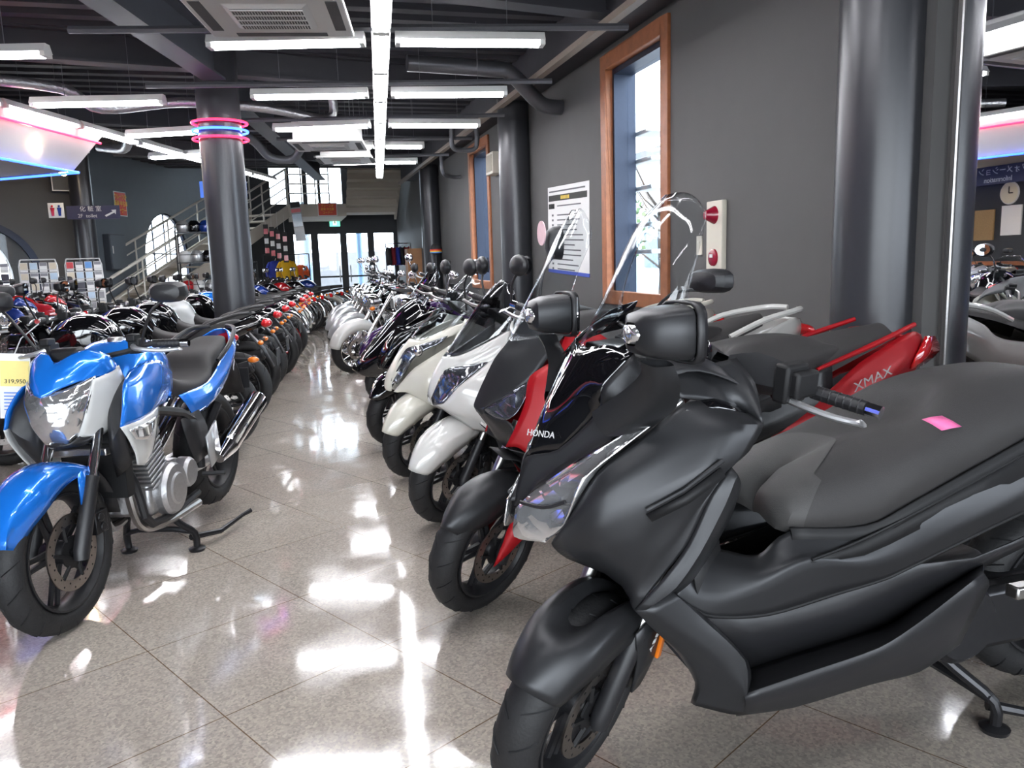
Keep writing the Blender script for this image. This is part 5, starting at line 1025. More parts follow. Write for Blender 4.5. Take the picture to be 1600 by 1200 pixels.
def decal(body, size, m, par, o, xd, yd, steer=ID, sx=1.0):
    X_ = Vector(xd).normalized(); Y_ = Vector(yd); Z_ = X_.cross(Y_).normalized(); Y_ = Z_.cross(X_)
    t = text(body, size, m, 'lettering', par, (0,0,0), (0,0,0), .0006); Mx = Matrix((X_, Y_, Z_)).transposed().to_4x4(); Mx.translation = o
    t.data.transform(steer @ Mx @ Matrix.Scale(sx, 4, (1,0,0))); t.scale = (1,1,1); return t
decal('ABS', .032, wgrey, F, (-.095,.124,.445), (-.45,0,.9), (.8,.1,.5), S)
decal('HONDA', .022, wgrey, F, (.0775,.028,.932), (-.45,.89,.05), (-.36,0,.93), sx=1.1)
MB().sheet([[(-.918,.145,.901),(-.936,.160,.909),(-.955,.172,.912)],[(-.923,.172,.893),(-.944,.186,.900),(-.966,.194,.902)],[(-.929,.199,.881),(-.955,.208,.887),(-.983,.208,.888)]]).build('price_sticker', pink, F, thick=.001)
MB().sheet([[(-1.55,0,.90),(-1.75,0,.98),(-1.86,0,.95)],[(-1.5,.17,.86),(-1.72,.14,.93),(-1.84,.08,.92)],[(-1.5,.19,.76),(-1.72,.16,.86),(-1.86,.05,.88)]]).mirror().build('tail_cowl', matte, F, sub=2, thick=.005)
MB().ell((-1.86,0,.88),(.03,.09,.03)).build('tail_light', redl, F)
# stitched seam and grey front of the seat
G_ = MB.refine(MB().sheet(D['F_seat'][::-1]).mirror().g[0], 4, 0)
MB().sheet([[(v.x+.0015, v.y*1.008, v.z+.002) for v in r[:(9 if 8 < k < len(G_)-9 else 10)]] for k, r in enumerate(G_)]).build('seat_nose', seatg, F)
# ---- matte grey and red scooter
X = empty('maxi_scooter', 'matte grey and red maxi scooter beside the nearest dark one', 'scooter', (.60,2.83,0), RAD(181.7))
S = scooter_base(X, pblack, pblack, st=36, wx=-.03, sill=redm)
panel(X, 'X_nose', 'nose_cowl', matte, centre=True, crease=.4); panel(X, 'X_lamp', 'headlight', dlens); panel(X, 'X_red', 'leg_shield', redm, crease=.35)
panel(X, 'X_chin', 'chin_panel', pblack, centre=True); panel(X, 'X_redlow', 'fork_guard', redm, sub=1); panel(X, 'X_screen', 'windscreen', clear, centre=True, crease=0, thick=.003)
panel(X, 'X_tail', 'tail_cowl', redm, crease=.4)
arc_fender(X, (-.03,0,.272), .300, .155, 35, 122, S, matte, tip=.5, crown=.045)
MB().sheet([[(-.24,0,1.12),(-.36,0,1.1),(-.46,0,1.0)],[(-.30,.15,1.08),(-.40,.15,1.06),(-.50,.14,.97)],[(-.40,.21,1.04),(-.46,.2,1.0),(-.54,.18,.92)]]).mirror().build('dashboard', pblack, X, sub=2, thick=.004)
MB().sheet([[(-1.15,0,.84),(-1.35,0,.93),(-1.60,0,.99),(-1.82,0,1.02)],[(-1.15,.14,.83),(-1.35,.15,.91),(-1.60,.13,.97),(-1.80,.08,1.0)],[(-1.15,.19,.74),(-1.35,.2,.83),(-1.6,.18,.92),(-1.78,.14,.97)]]).mirror().build('passenger_seat', seatm, X, sub=2)
for s_ in (1,-1):
    f = lambda r: [(x,s_*y,z) for x,y,z in r]
    MB().tube(f([(-1.35,.205,.875),(-1.6,.21,.955),(-1.84,.175,1.025)]), [.008,.012,.010], 8, smooth=4).build('grab_rail', redm, X)
    MB().sheet([f([(-1.92,.155,.97),(-2.02,.10,.96)]), f([(-1.84,.195,.90),(-2.04,.11,.90)]), f([(-1.83,.175,.84),(-1.98,.09,.84)])]).build('tail_light', redl, X, sub=1, thick=.008)
    MB().sheet([f([(-.9,.185,.5),(-1.2,.2,.54),(-1.6,.2,.66),(-1.85,.14,.76)]), f([(-.9,.16,.34),(-1.2,.17,.40),(-1.6,.17,.52),(-1.85,.1,.66)])]).build('lower_side_cover', pblack, X, sub=1, thick=.004)
decal('XMAX', .055, wgrey, X, (-1.585,.243,.825), (-.93,-.08,.27), (.3,.1,.95), sx=1.3)
bars(X, steer_m(36), (-.42,1.03), (-.48,.36,1.05), pblack, lever=steel)
mirror(X, (-.60,.22,1.10), (-.76,.39,1.245), (.10,.042), pblack, ID, sq=True)
mirror(X, (-.34,-.2,1.08), (-.47,-.34,1.40), (.05,.07), pblack, ID, sq=True)
tg = MB().lathe([(0,.0),(.05,.0),(.05,.004),(0,.004)], (-.40,-.31,1.44), 'X', 20).build('price_tag', mat('pale_pink_tag', (.80,.55,.58), .5, noise=.1), X)
# ---- white scooters
def white_scooter(pre, label, loc, m, screen, sig):
    e = empty('maxi_scooter', label, 'scooter', loc, RAD(181.7)); S = scooter_base(e, m, pblack, st=36, wx=-.085)
    panel(e, pre+'_nose', 'nose_cowl', m, centre=True, crease=.1); panel(e, pre+'_lamp', 'headlight', dlens, thick=.008); panel(e, pre+'_side', 'leg_shield', m, crease=.15)
    panel(e, pre+'_screen', 'windscreen', screen, centre=True, crease=0, thick=.003)
    arc_fender(e, (-.085,0,.272), .312, .17, 20, 116, S, m, tip=.6, crown=.05)
    MB().sheet([[(-.30,0,1.10),(-.40,0,1.08),(-.50,0,.98)],[(-.34,.15,1.05),(-.42,.15,1.03),(-.52,.14,.95)],[(-.42,.21,1.0),(-.48,.2,.98),(-.56,.18,.90)]]).mirror().build('dashboard', pblack, e, sub=2, thick=.004)
    panel(e, 'W_tail', 'tail_cowl', m, crease=.3)
    MB().sheet([[(-1.15,0,.84),(-1.4,0,.90),(-1.65,0,.97),(-1.85,0,1.0)],[(-1.15,.14,.83),(-1.4,.15,.89),(-1.65,.13,.95),(-1.83,.08,.98)],[(-1.15,.19,.74),(-1.4,.2,.82),(-1.65,.17,.90),(-1.80,.12,.94)]]).mirror().build('passenger_seat', seatm, e, sub=2)
    for s_ in (1,-1): MB().tube([(-1.55,s_*.2,.90),(-1.75,s_*.21,.98),(-2.0,s_*.15,1.02),(-2.08,s_*.05,1.02)], .016, 8, smooth=4).build('grab_rail', m, e)
    MB().ell((-2.12,0,.90),(.035,.14,.035)).build('tail_light', redl, e)
    for s_ in (1,-1):
        f = lambda r: [(x,s_*y,z) for x,y,z in r]; MB().sheet([f(r) for r in sig[0]]).build('turn_signal', sig[1], e, sub=1, thick=.008)
    bars(e, steer_m(36), (-.44,1.02), (-.50,.36,1.05), pblack)
    return e
Wt = white_scooter('W', 'pearl white maxi scooter with smoked windscreen beside the grey and red one', (.63,3.86,0), pearl, smoke, ([[(-.12,.15,.60),(-.20,.21,.63),(-.28,.235,.60)],[(-.14,.15,.575),(-.2,.20,.57),(-.27,.225,.545)]], amber))
Mt = white_scooter('M', 'cream white maxi scooter with round projector headlamp and clear windscreen', (.60,4.78,0), cream, clear, ([[(-.02,.12,.61),(-.13,.19,.66)],[(-.05,.12,.57),(-.14,.19,.60)]], lens))
for e_ in (Wt, Mt):
    for s_ in (1,-1): mirror(e_, (-.36,s_*.2,1.05), (-.36,s_*.33,1.31 if e_ is Wt else 1.30), (.075,.05), pblack, ID)
for s_ in (1,-1): MB().ell((-.075,s_*.125,.82),(.03,.035,.035)).build('projector_lamp', chrome, Mt)
# ---- hidden black scooter and low black touring scooter
e = empty('maxi_scooter', 'black scooter mostly hidden behind the cream one, its front tyre showing', 'scooter', (.66,5.80,0), RAD(181.7)); S = scooter_base(e, gblack, pblack, st=36)
panel(e, 'M_nose', 'nose_cowl', gblack, centre=True); panel(e, 'M_side', 'leg_shield', gblack); arc_fender(e, (0,0,.272), .315, .17, 30, 112, S, gblack); bars(e, steer_m(36), (-.44,1.02), (-.50,.36,1.05), pblack)
e = empty('touring_scooter', 'low black touring scooter with chrome ribbed nose grille', 'scooter', (.80,7.55,0), RAD(183))
S = steer_m(20); wheel(e, (0,0,.24), .24, .11, .165, steer=S, discR=.10); wheel(e, (-1.62,0,.24), .24, .12, .165, name='rear_wheel')
MB().sheet([[(-.30,0,1.0),(-.10,0,.86),(.12,0,.62),(.30,0,.42),(.33,0,.36)],[(-.32,.12,.98),(-.12,.13,.84),(.10,.12,.60),(.27,.09,.42),(.30,.08,.34)],[(-.36,.22,.90),(-.18,.24,.74),(.0,.22,.52),(.18,.15,.38),(.22,.12,.30)],[(-.5,.26,.72),(-.35,.27,.55),(-.2,.26,.42),(-.02,.2,.32),(.05,.15,.26)]]).mirror().build('nose_cowl', gblack, e, sub=2, thick=.005)
MB().sheet([[(-.25,0,1.02),(-.40,0,1.2),(-.50,0,1.32)],[(-.28,.12,1.0),(-.42,.12,1.18),(-.50,.10,1.29)],[(-.36,.2,.95),(-.45,.18,1.1),(-.52,.15,1.2)]]).mirror().build('windscreen', smoke, e, sub=2, thick=.003)
g = MB()
for k in range(9):
    t = k/8; x = -.12+.42*t; z = .875-.46*t; g.tube([(x-.03,.13-.03*t,z-.05),(x,.06,z-.012),(x+.005,0,z+.004),(x,-.06,z-.012),(x-.03,-.13+.03*t,z-.05)], .006, 6, smooth=3)
g.build('ribbed_grille', chrome, e)
MB().sheet([[(-.45,0,.42),(-.8,0,.42),(-1.0,0,.60),(-1.3,0,.70),(-1.7,0,.74),(-2.0,0,.68)],[(-.45,.24,.40),(-.8,.24,.40),(-1.0,.22,.56),(-1.3,.22,.64),(-1.7,.2,.66),(-1.98,.1,.60)],[(-.45,.25,.25),(-.8,.25,.22),(-1.0,.24,.26),(-1.3,.24,.34),(-1.7,.22,.4),(-1.95,.12,.45)]]).mirror().build('body', gblack, e, sub=2, thick=.005)
seat_from(e, [[(-.95,0,.68),(-1.2,0,.70),(-1.4,0,.80),(-1.8,0,.82)],[(-.95,.15,.66),(-1.2,.17,.68),(-1.4,.15,.78),(-1.78,.12,.80)],[(-.97,.18,.60),(-1.2,.2,.62),(-1.4,.18,.68),(-1.76,.14,.70)]], seatm)
bars(e, S, (-.42,.98), (-.55,.36,1.0), chrome)
for s_ in (-1,1): mirror(e, (-.40,s_*.2,1.0), (-.38,s_*.36,1.28), (.07,.05), pblack)
# ---- blue and white naked bike, front left
B = naked('blue and white naked motorcycle on its centre stand, closest in the left row', None, blue, white, blue, loc=(-.927,3.204,0), rz=RAD(-106.4), lift=.05, st=-4)
centre_stand(B, -.79, .28, .165)
decal('GSR', .045, wgrey, B, (-.66,.125,1.022), (-.95,.25,-.1), (.1,-.6,.6))
decal('GSR250', .032, wgrey, B, (-1.46,.172,.815), (-.9,-.25,.42), (.3,.05,.95))
# hanging price tag
e = empty('price_tag', 'white and yellow paper price tag hanging left of the blue motorcycle', 'tag', (-1.12,3.64,1.02), .12)
e.rotation_euler = (.05,.10,.12)
MB().box((-.055,-.001,-.27),(.055,.001,0)).build('card', paper, e, smooth=0)
MB().box((-.052,-.003,-.135),(.052,-.0015,-.03)).build('yellow_band', mat('pale_yellow_print', (.85,.70,.25), .6, noise=.05), e, smooth=0)
text('319,950', .024, ink, 'price', e, (0,-.004,-.115), (PI/2,0,0)); pl = MB()
for k in range(6): pl.box((-.04,-.003,-.165-.014*k),(.04-.01*(k%3),-.0015,-.160-.014*k))
pl.build('printed_lines', mat('blue_print', (.12,.25,.65), .7, noise=.05), e, smooth=0)
MB().tube([(0,0,0),(.02,.02,.06),(.08,.05,.12)], .0025, 5).build('string', wgrey, e)
# ---- left row, tails to the aisle
protos = {}
def road(kind):
    if kind in protos: return protos[kind], True
    c = dict(black=(gblack,gblack), white=(white,gblack), blue=(blue,gblack), red=(redg,gblack), silver=(silver,gblack), dblue=(dblue,gblack))[kind[0]]
    o = naked('x', None, c[0], c[1], c[0] if kind[1] == 'f' else gblack, full=kind[1] == 'f', rimm=redg if kind[1] == 'r' else None, race=kind[1] == 's', wide=.18, dark=True)
    protos[kind] = o; return o, False
ctr = [0]
def put(kind, rear, head_deg, label, group, tilt=0):
    o, used = road(kind)
    if used: o = copy_tree(o)
    h = RAD(head_deg); o.location = (rear[0]+1.43*math.cos(h), rear[1]+1.43*math.sin(h), 0); o.rotation_euler = (tilt,0,h)
    o['label'] = label; o['group'] = group; return o
G1 = 'road bikes parked with their tails to the left side of the aisle'
for kind, rx, ry, lab in ((('black','n'),-.62,6.15,'black naked motorcycle right behind the blue one, tail to the aisle'),
    (('black','f'),-.56,7.15,'gloss black motorcycle second behind the blue one'), (('black','f'),-.50,8.1,'gloss black motorcycle third behind the blue one with a grey seat'),
    (('white','n'),-.44,8.95,'motorcycle with a white tank just before the neon column'), (('black','n'),-.32,9.95 ,'black motorcycle standing right beyond the neon column'),
    (('blue','n'),-.27,10.85,'black motorcycle with a bright blue tank beyond the neon column'), (('white','r'),-.18,11.9,'motorcycle with a red striped rear rim and white tank beyond the column')):
    put(kind, (rx-.0, ry), 176, lab, G1)
put(('red','s'), (-2.50,6.00), -60, 'dark red faired motorcycle at the left picture edge, facing the camera', G1)
# ---- classic bikes with wire wheels farther along
def classic(label, group, tank=gblack, fender=chrome, seat=seatm, high=False, loc=(0,0,0), rz=0, name='classic_motorcycle', light=True):
    e = empty(name, label, 'motorcycle', loc, rz, group); S = steer_m(0)
    wheel(e, (0,0,.32), .32, .095, .245, kind='wire', rimm=steel, discR=.13, seg=32); wheel(e, (-1.38,0,.32), .32, .115, .235, kind='wire', rimm=steel, name='rear_wheel', discR=.10, side=-1, seg=32)
    fork(e, (0,0,.32), S, chrome, alu, top=(-.30,.92), yw=.09, low=.4)
    arc_fender(e, (0,0,.32), .345, .12, 20 if not high else 40, 150, S, fender, taper=False, crown=.03); arc_fender(e, (-1.38,0,.32), .35, .14, 40, 190, S, fender, name='rear_fender', taper=False, crown=.03)
    MB().lathe([(0,.06),(.085,.055),(.095,.03),(.085,-.05),(.03,-.10),(0,-.105)], (-.14,0,.88), 'X', 24).build('headlight_shell', chrome, e)
    MB().lathe([(0,.068),(.05,.066),(.085,.055)], (-.14,0,.88), 'X', 24).build('headlight', lens, e)
    MB().sheet([[(-.36,0,.92),(-.48,0,.99),(-.64,0,.98),(-.78,0,.88)],[(-.36,.08,.91),(-.48,.12,.96),(-.64,.11,.95),(-.78,.07,.86)],[(-.37,.10,.84),(-.48,.155,.86),(-.64,.14,.85),(-.78,.08,.82)],[(-.40,.08,.77),(-.50,.13,.77),(-.64,.12,.77),(-.78,.07,.78)]]).mirror().build('fuel_tank', tank, e, sub=2)
    seat_from(e, [[(-.76,0,.85),(-.9,0,.83),(-1.15,0,.85),(-1.42,0,.86)],[(-.76,.10,.84),(-.9,.12,.82),(-1.15,.12,.84),(-1.4,.10,.85)],[(-.77,.12,.77),(-.9,.135,.76),(-1.15,.135,.77),(-1.4,.11,.79)]], seat)
    frame_tubes(e, pblack); engine(e, (-.62,.38), R=.11); swingarm(e, pblack, (-1.38,0,.32))
    for s_ in (-1,1):
        muffler(e, (-.85,s_*.16,.26), (-1.62,s_*.19,.34), .042, chrome); MB().tube([(-1.34,s_*.12,.34),(-1.20,s_*.12,.70)], .024, 10).build('shock_absorber', chrome, e)
        signal(e, (-1.58,s_*.15,.70), amber, (.03,.025,.025), (-1.5,s_*.04,.72)); signal(e, (-.20,s_*.16,.86), amber, (.03,.025,.025), (-.22,s_*.06,.87))
        mirror(e, (-.40,s_*.26,1.06), (-.40,s_*.36,1.26), (.05,.05), chrome if not high else pblack)
    MB().box((-1.68,-.05,.64),(-1.62,.05,.72)).build('tail_light', redl, e, bevel=.01)
    bars(e, S, (-.34,.98), (-.50,.37,1.06), chrome)
    return e
G2 = 'classic bikes with wire wheels at the far end of the left row'
cl = None
for k, (rx, ry, tk, fd) in enumerate(((-.16,13.3,0,0),(-.10,14.3,1,1),(-.02,15.2,0,0),(.10,16.1,2,2),(.28,16.95,0,0),(.50,17.8,3,0),(.78,18.6,0,1),(1.06,19.5,2,0))):
    key = 'c%d%d' % (tk, fd); h = RAD(174-2*k)
    if key not in protos: o = protos[key] = classic('x', None, (gblack,silver,dblue,redg)[tk], (chrome,cream,gblack)[fd])
    else: o = copy_tree(protos[key])
    o.location = (rx+1.38*math.cos(h), ry+1.38*math.sin(h), 0); o.rotation_euler = (0,0,h)
    o['label'] = ['first','second','third','fourth','fifth','sixth','seventh','last'][k]+' wire wheeled motorcycle past the neon column, with a '+('black','silver','dark blue','red')[tk]+' tank'; o['group'] = G2
# ---- second row on the far left, noses to the aisle side
G3 = 'bikes of the second row at far left'
for k, (x, y, kd) in enumerate(((-3.35,7.6,'black'),(-3.35,8.6,'red'),(-3.30,9.6,'silver'),(-3.25,10.6,'black'),(-3.20,11.6,'dblue'),(-3.1,12.6,'red'),(-3.0,13.6,'black'))):
    o, used = road((kd,'f'))
    if used: o = copy_tree(o)
    o.location = (x,y,0); o.rotation_euler = (0,0,RAD(6)); o['group'] = G3
    o['label'] = ['first','second','third','fourth','fifth','sixth','seventh'][k]+' bike from the camera in the second left row, '+dict(black='black',red='red',silver='silver',dblue='dark blue')[kd]+' bodywork'
# ---- cruisers on the right side
def cruiser(label, group, tank, fender, loc, rz, screen=False):
    e = empty('cruiser_motorcycle', label, 'motorcycle', loc, rz, group); S = steer_m(28, rake=32)
    wheel(e, (0,0,.33), .33, .13, .235, kind='wire', rimm=chrome, discR=.14, steer=S, seg=32); wheel(e, (-1.65,0,.33), .33, .17, .215, kind='cast', name='rear_wheel', discR=.12, side=-1, seg=32)
    fork(e, (0,0,.33), S, chrome, chrome, top=(-.42,.98), yw=.10, fr=.028, low=.4)
    arc_fender(e, (0,0,.33), .365, .17, 8, 150, S, fender, taper=False, crown=.05); arc_fender(e, (-1.65,0,.33), .37, .21, 30, 165, ID, fender, name='rear_fender', taper=False, crown=.05)
    MB().lathe([(0,.08),(.10,.07),(.11,.03),(.10,-.06),(.04,-.13),(0,-.135)], (-.20,0,.88), 'X', 24).xf(S).build('headlight_shell', chrome, e); MB().lathe([(0,.088),(.06,.084),(.10,.07)], (-.20,0,.88), 'X', 24).xf(S).build('headlight', lens, e)
    MB().sheet([[(-.50,0,.90),(-.62,0,.95),(-.80,0,.91),(-1.0,0,.76)],[(-.50,.09,.89),(-.62,.14,.91),(-.80,.13,.87),(-1.0,.08,.74)],[(-.50,.11,.80),(-.62,.17,.80),(-.80,.16,.77),(-1.0,.09,.70)],[(-.52,.09,.72),(-.64,.13,.71),(-.80,.12,.69),(-1.0,.07,.67)]]).mirror().build('fuel_tank', tank, e, sub=2)
    seat_from(e, [[(-.98,0,.74),(-1.12,0,.69),(-1.3,0,.70),(-1.42,0,.78),(-1.75,0,.80)],[(-.98,.12,.73),(-1.12,.17,.68),(-1.3,.18,.69),(-1.42,.12,.77),(-1.73,.09,.78)],[(-1.0,.13,.66),(-1.12,.19,.62),(-1.3,.2,.63),(-1.42,.13,.68),(-1.7,.1,.70)]], seatm)
    engine(e, (-.82,.36), chrome, R=.14, w_=.2); frame_tubes(e, gblack)
    for s_ in (-1,1):
        muffler(e, (-.95,s_*.22,.26), (-1.85,s_*.25,.32), .048, chrome); signal(e, (-.22,s_*.19,.80), amber, (.035,.03,.03), (-.25,s_*.08,.80)); mirror(e, (-.52,s_*.3,1.12), (-.50,s_*.40,1.30), (.06,.045), chrome, S)
        MB().tube([(-.50,s_*.08,.55),(-.48,s_*.20,.55),(-.52,s_*.30,.48),(-.56,s_*.26,.30)], .012, 8, smooth=3).build('engine_guard', chrome, e)
    bars(e, S, (-.46,1.05), (-.68,.40,1.10), chrome, gl=.13)
    MB().ell((-1.95,0,.62),(.04,.05,.035)).build('tail_light', redl, e)
    if screen: MB().sheet([[(-.22,0,.98),(-.34,0,1.2),(-.40,0,1.38)],[(-.24,.16,.98),(-.36,.17,1.2),(-.41,.14,1.35)],[(-.30,.22,1.0),(-.40,.23,1.18),(-.43,.18,1.3)]]).mirror().xf(S).build('windscreen', clear, e, sub=2, thick=.003)
    return e
G4 = 'chrome cruisers in the right row'
cruiser('pearl white cruiser motorcycle with long white front fender and chrome forks', G4, white, pearl, (.66,9.95,0), RAD(184))
c1 = cruiser('black cruiser motorcycle with silver front fender behind the white one', G4, gblack, silver, (.70,11.3,0), RAD(184))
for k, (y, lab) in enumerate(((12.7,'second black cruiser with silver fender behind the white one'),(14.0,'third black cruiser with silver fender, farthest but one in the right row'))):
    o = copy_tree(c1); o.location = (.72+.06*k,y,0); o['label'] = lab
cruiser('purple black cruiser motorcycle just behind the low touring scooter', G4, purple, purple, (.92,8.75,0), RAD(184))
o = copy_tree(protos['c00']); o.location = (1.0,15.4,0); o.rotation_euler = (0,0,RAD(184)); o['label'] = 'black wire wheeled motorcycle at the far end of the right row'; o['group'] = G4

# ============================================================ RACKS, LEAFLETS AND GOODS
wire = mat('white_wire', (.60,.60,.60), .4, .3, noise=.05)
bcol = {'white': (.66,.66,.65), 'blue': (.10,.28,.62), 'pale blue': (.45,.58,.70), 'red': (.50,.03,.04), 'grey': (.22,.22,.24), 'dark': (.04,.04,.06), 'beige': (.60,.54,.42)}
bm_ = {k: mat('cover_'+k.replace(' ','_'), v, .35, noise=.12, nscale=25, coat=.3) for k, v in bcol.items()}
proto_b = {}
r5 = random.Random(11)
for ri, (rx, ry) in enumerate(((-4.62,14.35),(-3.98,14.55),(-3.36,14.75))):
    side_ = ('left','middle','right')[ri]
    e = empty('leaflet_rack', side_+' white wire leaflet rack at the far left wall', 'rack', (rx,ry,0), .25, 'leaflet racks')
    b = MB()
    for x in (-.27,.27): b.tube([(x,-.38,0),(x,-.30,.25),(x,.0,1.46),(x*.9,.03,1.56)], .011, 6)
    b.tube([(-.243,.03,1.56),(.243,.03,1.56)], .011, 6)
    for x in (-.27,.27): b.tube([(x,.32,0),(x,.02,1.4)], .011, 6)
    b.build('frame', wire, e)
    s_ = MB()
    for k in range(7):
        z = .36+.165*k; y = -.28+.038*k; s_.box((-.27,y-.03,z-.01),(.27,y+.0,z)); s_.tube([(-.27,y-.035,z+.05),(.27,y-.035,z+.05)], .004, 5)
    s_.build('shelf', wire, e, smooth=0)
    keys = list(bcol)
    for k in range(7):
        for j in range(4):
            kd = r5.choice(['white','white','white','pale blue','pale blue','blue','grey','red','dark','beige'])
            z = .37+.165*k; y = -.295+.038*k; x = -.20+.135*j
            R_ = Matrix.Translation((rx,ry,0)) @ Matrix.Rotation(.25,4,'Z') @ Matrix.Translation((x,y,z)) @ Matrix.Rotation(-.24+(.03*(r5.random()-.5)),4,'X')
            if kd not in proto_b:
                o = MB().box((-.055,-.004,0),(.055,.004,.155)).build('leaflet', paper if kd != 'dark' else bm_['dark'], None, smooth=0)
                MB().box((-.05,-.0055,.035 if kd != 'white' else .10),(.05,-.0042,.15)).build('cover_picture', bm_[kd if kd != 'white' else 'grey'], o, smooth=0); proto_b[kd] = o
            else: o = copy_tree(proto_b[kd])
            o.matrix_world = R_; o['category'] = 'leaflet'; o['label'] = 'small leaflet with '+('a mostly white' if kd == 'white' else 'a '+kd)+' cover in the '+side_+' wire rack'; o['group'] = kd+' leaflets in the '+side_+' rack'
# hanging banner, packed goods and shelf under the stairs
e = empty('hanging_banner', 'long narrow printed banner hanging beside the stairs', 'banner', (.14,20.5,2.88)); e.rotation_euler = (0,-.10,0)
MB().box((-.12,-.003,-.95),(.12,.003,0)).build('cloth', bm_['grey'], e, smooth=0)
for k, (z0, z1, m) in enumerate(((-.14,-.02,ink),(-.26,-.17,bm_['red']),(-.60,-.30,bm_['pale blue']),(-.92,-.64,bm_['grey']))): MB().box((-.11,-.006,z0),(.11,-.003,z1)).build('printed_block', m, e, smooth=0)
MB().tube([(0,0,0),(0,0,.82)], .004, 5).build('cord', wire, e)
for k, x in enumerate((-.55,-.42,-.29,-.14)):
    e = empty('hanging_pack', ('leftmost','second','third','rightmost')[k]+' red and black hanging pack beneath the stairs', 'pack', (x,19.5,2.30-.06*k), 0, 'packs hanging beneath the stairs')
    MB().box((-.055,-.02,-.7),(.055,.02,0)).build('bag', ink, e, smooth=0, bevel=.005)
    for j in range(3): MB().box((-.045,-.024,-.22-.22*j),(.045,-.02,-.10-.22*j)).build('header_card', bm_['red'] if j != 1 else paper, e, smooth=0)
    MB().tube([(0,0,0),(0,0,.4)], .003, 5).build('hook_wire', wire, e)
def shelf_unit(lab, x, y, w_, h_, rz=0):
    e = empty('shelf_unit', lab, 'shelf', (x,y,0), rz); b = MB()
    for a in (-w_/2,w_/2):
        for c_ in (-.2,.2): b.box((a-.012,c_-.012,0),(a+.012,c_+.012,h_))
    b.build('upright', ink, e, smooth=0)
    for k in range(4): MB().box((-w_/2,-.2,.25+k*(h_-.3)/3),(w_/2,.2,.27+k*(h_-.3)/3)).build('shelf', darkm, e, smooth=0)
    return e
shelf_unit('black steel shelf unit just left of the neon column', -1.88, 17.5, .7, 2.1)
shelf_unit('black steel shelf unit under the stairs right of the neon column', -1.35, 20.5, 1.0, 1.5)
nn = 0
hc = [('red',redm),('black',gblack),('white',white),('blue',dblue),('grey',silver)]
for (sx, sy, zs) in ((-1.88,17.5,(.87,1.47,2.07)),(-1.35,20.5,(.67,1.07,1.47))):
    for zi, z in enumerate(zs):
        for j in range(3):
            cn, cm = hc[(nn*2+zi) % 5]; nn += 1
            if 'h'+cn not in proto_b:
                o = empty('helmet', '', 'helmet', (0,0,0)); MB().lathe([(0,.24),(.07,.225),(.115,.17),(.13,.11),(.125,.05),(.105,0),(.09,0)], (0,0,0), 'Z', 20).build('shell', cm, o)
                MB().sheet([[(.122*math.cos(a),.122*math.sin(a),z_) for a in [math.radians(-145+110*q/8) for q in range(9)]] for z_ in (.07,.12,.155)]).build('visor', smoke, o, thick=.003); proto_b['h'+cn] = o
            else: o = copy_tree(proto_b['h'+cn])
            o.location = (sx-.22+.22*j, sy, z+.005); pl_ = ('lower','middle','top')[zi]; pj = ('left','centre','right')[j]
            o['label'] = cn+' helmet at '+pj+' on the '+pl_+(' shelf left of the neon column' if sx < -1.5 else ' shelf under the stairs'); o['group'] = 'helmets on the shelves'
def jacket(lab, x, y, m, z=1.0, s=1.0, rz=0):
    e = empty('jacket', lab, 'jacket', (x,y,z), rz)
    MB().sheet([[(-.20,0,.52),(-.24,0,.3),(-.22,0,0)],[(-.10,-.08,.58),(-.12,-.10,.3),(-.12,-.10,-.02)],[(.10,-.08,.58),(.12,-.10,.3),(.12,-.10,-.02)],[(.20,0,.52),(.24,0,.3),(.22,0,0)],[(.10,.08,.58),(.12,.10,.3),(.12,.10,-.02)],[(-.10,.08,.58),(-.12,.10,.3),(-.12,.10,-.02)],[(-.20,0,.52),(-.24,0,.3),(-.22,0,0)]]).xf(Matrix.Scale(s,4)).build('torso', m, e, sub=1, thick=.01)
    for s_ in (-1,1): MB().tube([(s_*.17*s,0,.52*s),(s_*.27*s,-.02,.35*s),(s_*.29*s,-.05,.05*s)], [.06*s,.055*s,.05*s], 10, smooth=3).build('sleeve', m, e)
    MB().tube([(0,0,.5*s),(0,0,.62*s),(.02,0,.66*s)], .006, 5).build('hanger_hook', chrome, e)
    return e
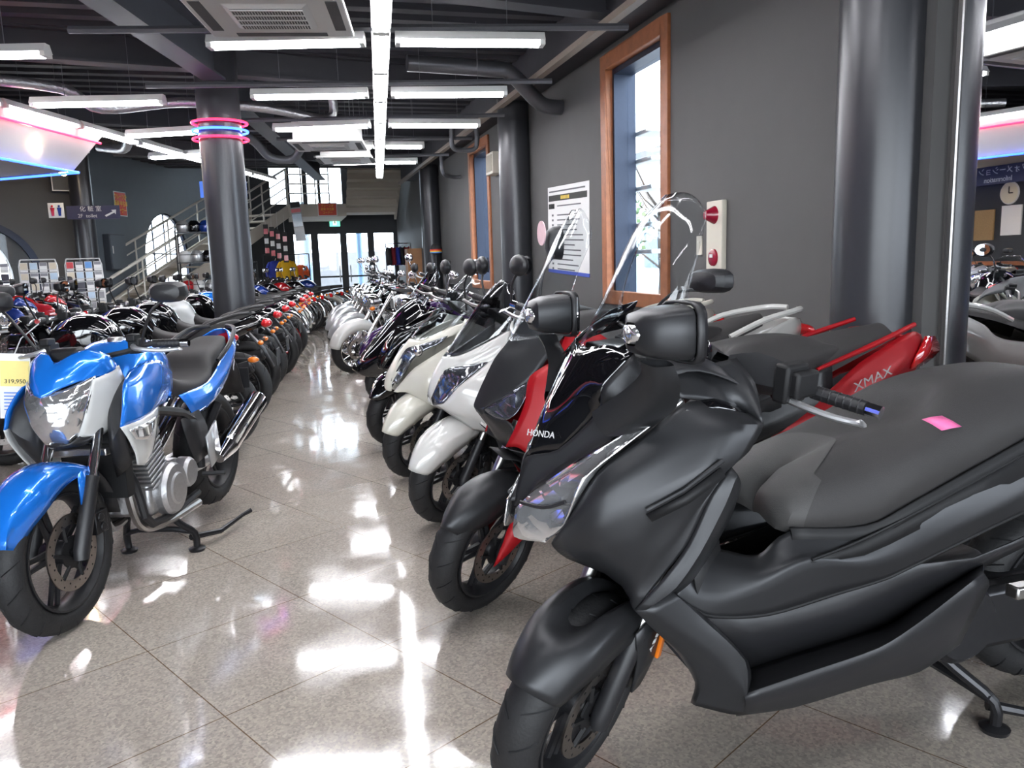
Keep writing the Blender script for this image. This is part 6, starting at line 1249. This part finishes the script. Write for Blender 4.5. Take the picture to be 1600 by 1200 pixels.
jy = mat('yellow_fabric', (.75,.42,.01), .8, noise=.2); jb = mat('royal_blue_fabric', (.03,.05,.35), .8, noise=.2); jo = mat('orange_fabric', (.8,.13,.03), .8, noise=.2); jk = mat('black_fabric', (.02,.02,.022), .8, noise=.2); jr = mat('dark_red_fabric', (.25,.02,.03), .8, noise=.2)
jacket('yellow jacket hanging by the leftmost glazed door', -.15, 20.6, jy, 1.02, .78); jacket('royal blue jacket left of the yellow one', -.42, 20.75, jb, 1.05, .72); jacket('orange and red vest hanging near the leftmost glazed door', .19, 20.9, jo, 1.0, .6)
tag(MB().tube([(-.7,20.68,1.62),(.4,20.75,1.62)], .012, 8).tube([(-.7,20.68,0),(-.7,20.68,1.62)], .014, 8).tube([(.4,20.75,0),(.4,20.75,1.62)], .014, 8).build('clothes_rail', darkm), 'dark clothes rail carrying the yellow and blue jackets', 'clothes rail')
for k, m in enumerate((jk, jr, jb, jk, jr)): jacket(('first','second','third','fourth','fifth')[k]+' of the '+'dark jackets hanging by the far right wall, counted from the left', 2.45+.11*k, 21.0, m, 1.28, .8, 1.3)['group'] = 'jackets by the far right wall'
tag(MB().tube([(2.35,21,1.83),(3.0,21,1.83)], .012, 8).tube([(2.35,21,0),(2.35,21,1.83)], .014, 8).tube([(3.0,21,0),(3.0,21,1.83)], .014, 8).build('clothes_rail', chrome), 'chrome clothes rail by the far right wall', 'clothes rail')
tag(MB().box((2.42,17.5,0),(2.74,17.9,1.63)).build('display_cabinet', mat('brown_board', (.27,.13,.055), .6, noise=.2, nscale=8), smooth=0, bevel=.01), 'tall brown display cabinet standing by the far right column', 'cabinet')
e = empty('rainbow_cap', 'black helmet with rainbow stripe on top of a stand by the right wall', 'helmet', (2.88,16.5,1.5)); MB().lathe([(0,.20),(.08,.185),(.12,.12),(.125,.0)], (0,0,0), 'Z', 20).build('shell', jk, e)
for k, m in enumerate((redm, jo, yellow, bm_['blue'])): MB().lathe([(.127,.09-.02*k),(.128,.07-.02*k)], (0,0,0), 'Z', 20).build('stripe', m, e)
e['category'] = 'helmet'; e.name = 'helmet'
tag(MB().lathe([(.16,0),(.16,.02),(.02,.03),(.02,1.48),(.09,1.5)], (2.88,16.5,0), 'Z', 20).build('display_stand', darkm), 'dark round stand holding the rainbow striped helmet', 'stand')
